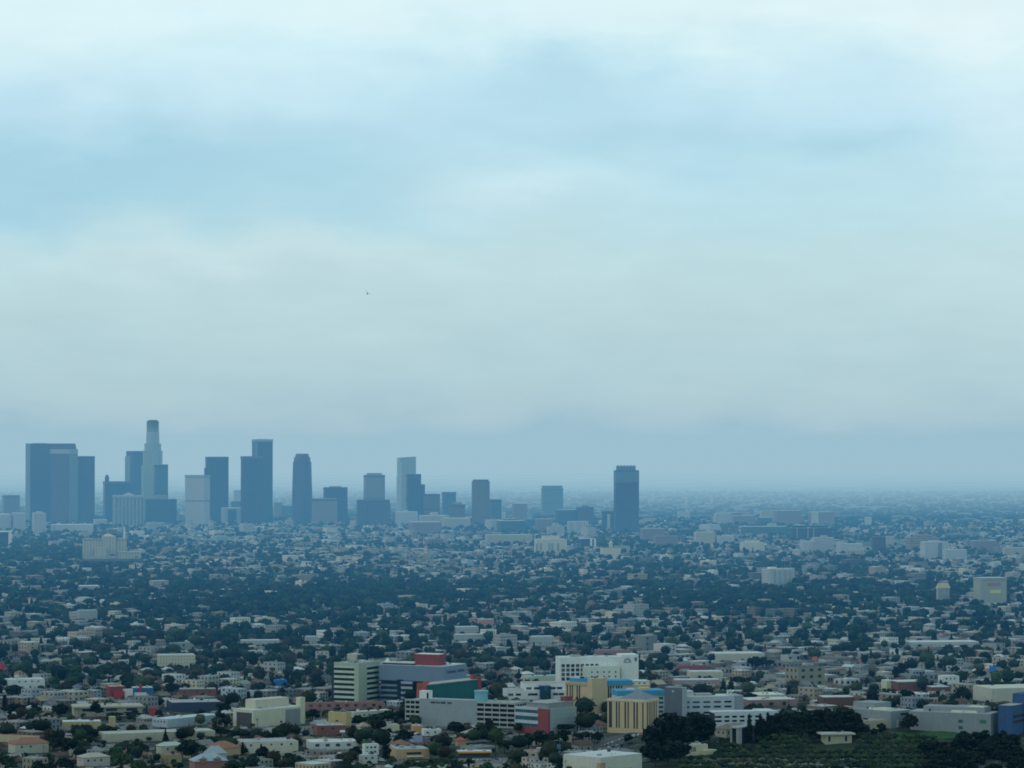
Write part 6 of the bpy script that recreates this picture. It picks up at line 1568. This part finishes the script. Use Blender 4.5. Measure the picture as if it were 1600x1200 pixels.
blue = math_n(nt, 'MULTIPLY', blue, math_n(nt, 'MULTIPLY_ADD', n2, 1.0, .5)); blue = math_n(nt, 'MINIMUM', math_n(nt, 'MAXIMUM', blue, 0.0), 1.0)
pale = math_n(nt, 'MINIMUM', math_n(nt, 'MAXIMUM', math_n(nt, 'MULTIPLY', pale, math_n(nt, 'MULTIPLY_ADD', n1, 1.2, .4)), 0.0), 1.0)
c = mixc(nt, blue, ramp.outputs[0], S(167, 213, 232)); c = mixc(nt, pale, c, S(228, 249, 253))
fine = math_n(nt, 'MULTIPLY_ADD', math_n(nt, 'ADD', n3, n2), .10, .90)
sc = N(nt, 'ShaderNodeVectorMath', operation='SCALE'); nt.links.new(c, sc.inputs[0]); nt.links.new(fine, sc.inputs['Scale'])
# below the rim of the world the deck darkens; the clear sky shows a little through the cloud
sk = N(nt, 'ShaderNodeVectorMath', operation='SCALE'); nt.links.new(sky.outputs[0], sk.inputs[0]); sk.inputs['Scale'].default_value = 0.10
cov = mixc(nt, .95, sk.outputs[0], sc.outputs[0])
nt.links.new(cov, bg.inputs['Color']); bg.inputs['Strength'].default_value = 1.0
sl = bpy.data.lights.new('sun', 'SUN'); sl.energy = 0.5; sl.angle = math.radians(14); sl.color = (1.0, .95, .88)
so = bpy.data.objects.new('sun', sl); COL.objects.link(so)
dv = Vector((math.sin(SUN_AZ) * math.cos(SUN_EL), math.cos(SUN_AZ) * math.cos(SUN_EL), math.sin(SUN_EL)))
so.rotation_euler = (-dv).to_track_quat('-Z', 'Y').to_euler()

# ================================================================== camera
cam = bpy.data.cameras.new('camera'); cam.sensor_width = 36; cam.lens = FPX / 1600 * 36; cam.clip_start = 1; cam.clip_end = 150000
co = bpy.data.objects.new('camera', cam); COL.objects.link(co); co.location = (0, 0, CAMZ); co.rotation_euler = (PI / 2 + PITCH, 0, 0)
scene.camera = co
scene.render.engine = 'CYCLES'
scene.view_settings.view_transform = 'Standard'; scene.view_settings.look = 'None'; scene.view_settings.exposure = 0
cy = scene.cycles; cy.max_bounces = 4; cy.diffuse_bounces = 2; cy.glossy_bounces = 2; cy.transparent_max_bounces = 16; cy.volume_bounces = 0
cy.use_denoising = True; cy.denoiser = 'OPENIMAGEDENOISE'; cy.denoising_input_passes = 'RGB_ALBEDO_NORMAL'; cy.denoising_prefilter = 'ACCURATE'; cy.pixel_filter_type = 'BLACKMAN_HARRIS'; cy.filter_width = 1.8
cy.caustics_reflective = False; cy.caustics_refractive = False

# ================================================================== labels of the many: look, then what they stand by
def where(px, py):
    best = min(ANCHOR, key=lambda a: (abs(a[1] - px) + 2.2 * abs(a[2] - py)))
    dx, dy = px - best[1], py - best[2]
    rel = ('right of' if dx > 0 else 'left of') if abs(dx) > 1.6 * abs(dy) else ('below' if dy > 0 else 'above')
    return f'{rel} {best[0]}'
by = {}
for o, look, x, y, z in LABEL_QUEUE:
    px, py = proj(x, y, z)
    by.setdefault(f'{look} {where(px, py)}', []).append((px, py, o))
ORD = ['', 'second', 'third', 'fourth', 'fifth', 'sixth', 'seventh', 'eighth', 'ninth', 'tenth', 'eleventh', 'twelfth', 'thirteenth', 'fourteenth', 'fifteenth', 'sixteenth']
for base, L in by.items():
    L.sort(key=lambda t: t[0])
    n = len(L)
    for k, (px, py, o) in enumerate(L):
        if n == 1: tag = ''
        elif k == 0: tag = 'leftmost '
        elif k == n - 1: tag = 'rightmost '
        elif k < 16: tag = ORD[k] + '-from-left '
        elif n - 1 - k < 16: tag = ORD[n - 1 - k] + '-from-right '
        else: tag = 'middle '
        lab = tag + base
        o['label'] = ' '.join(lab.split()[:16])
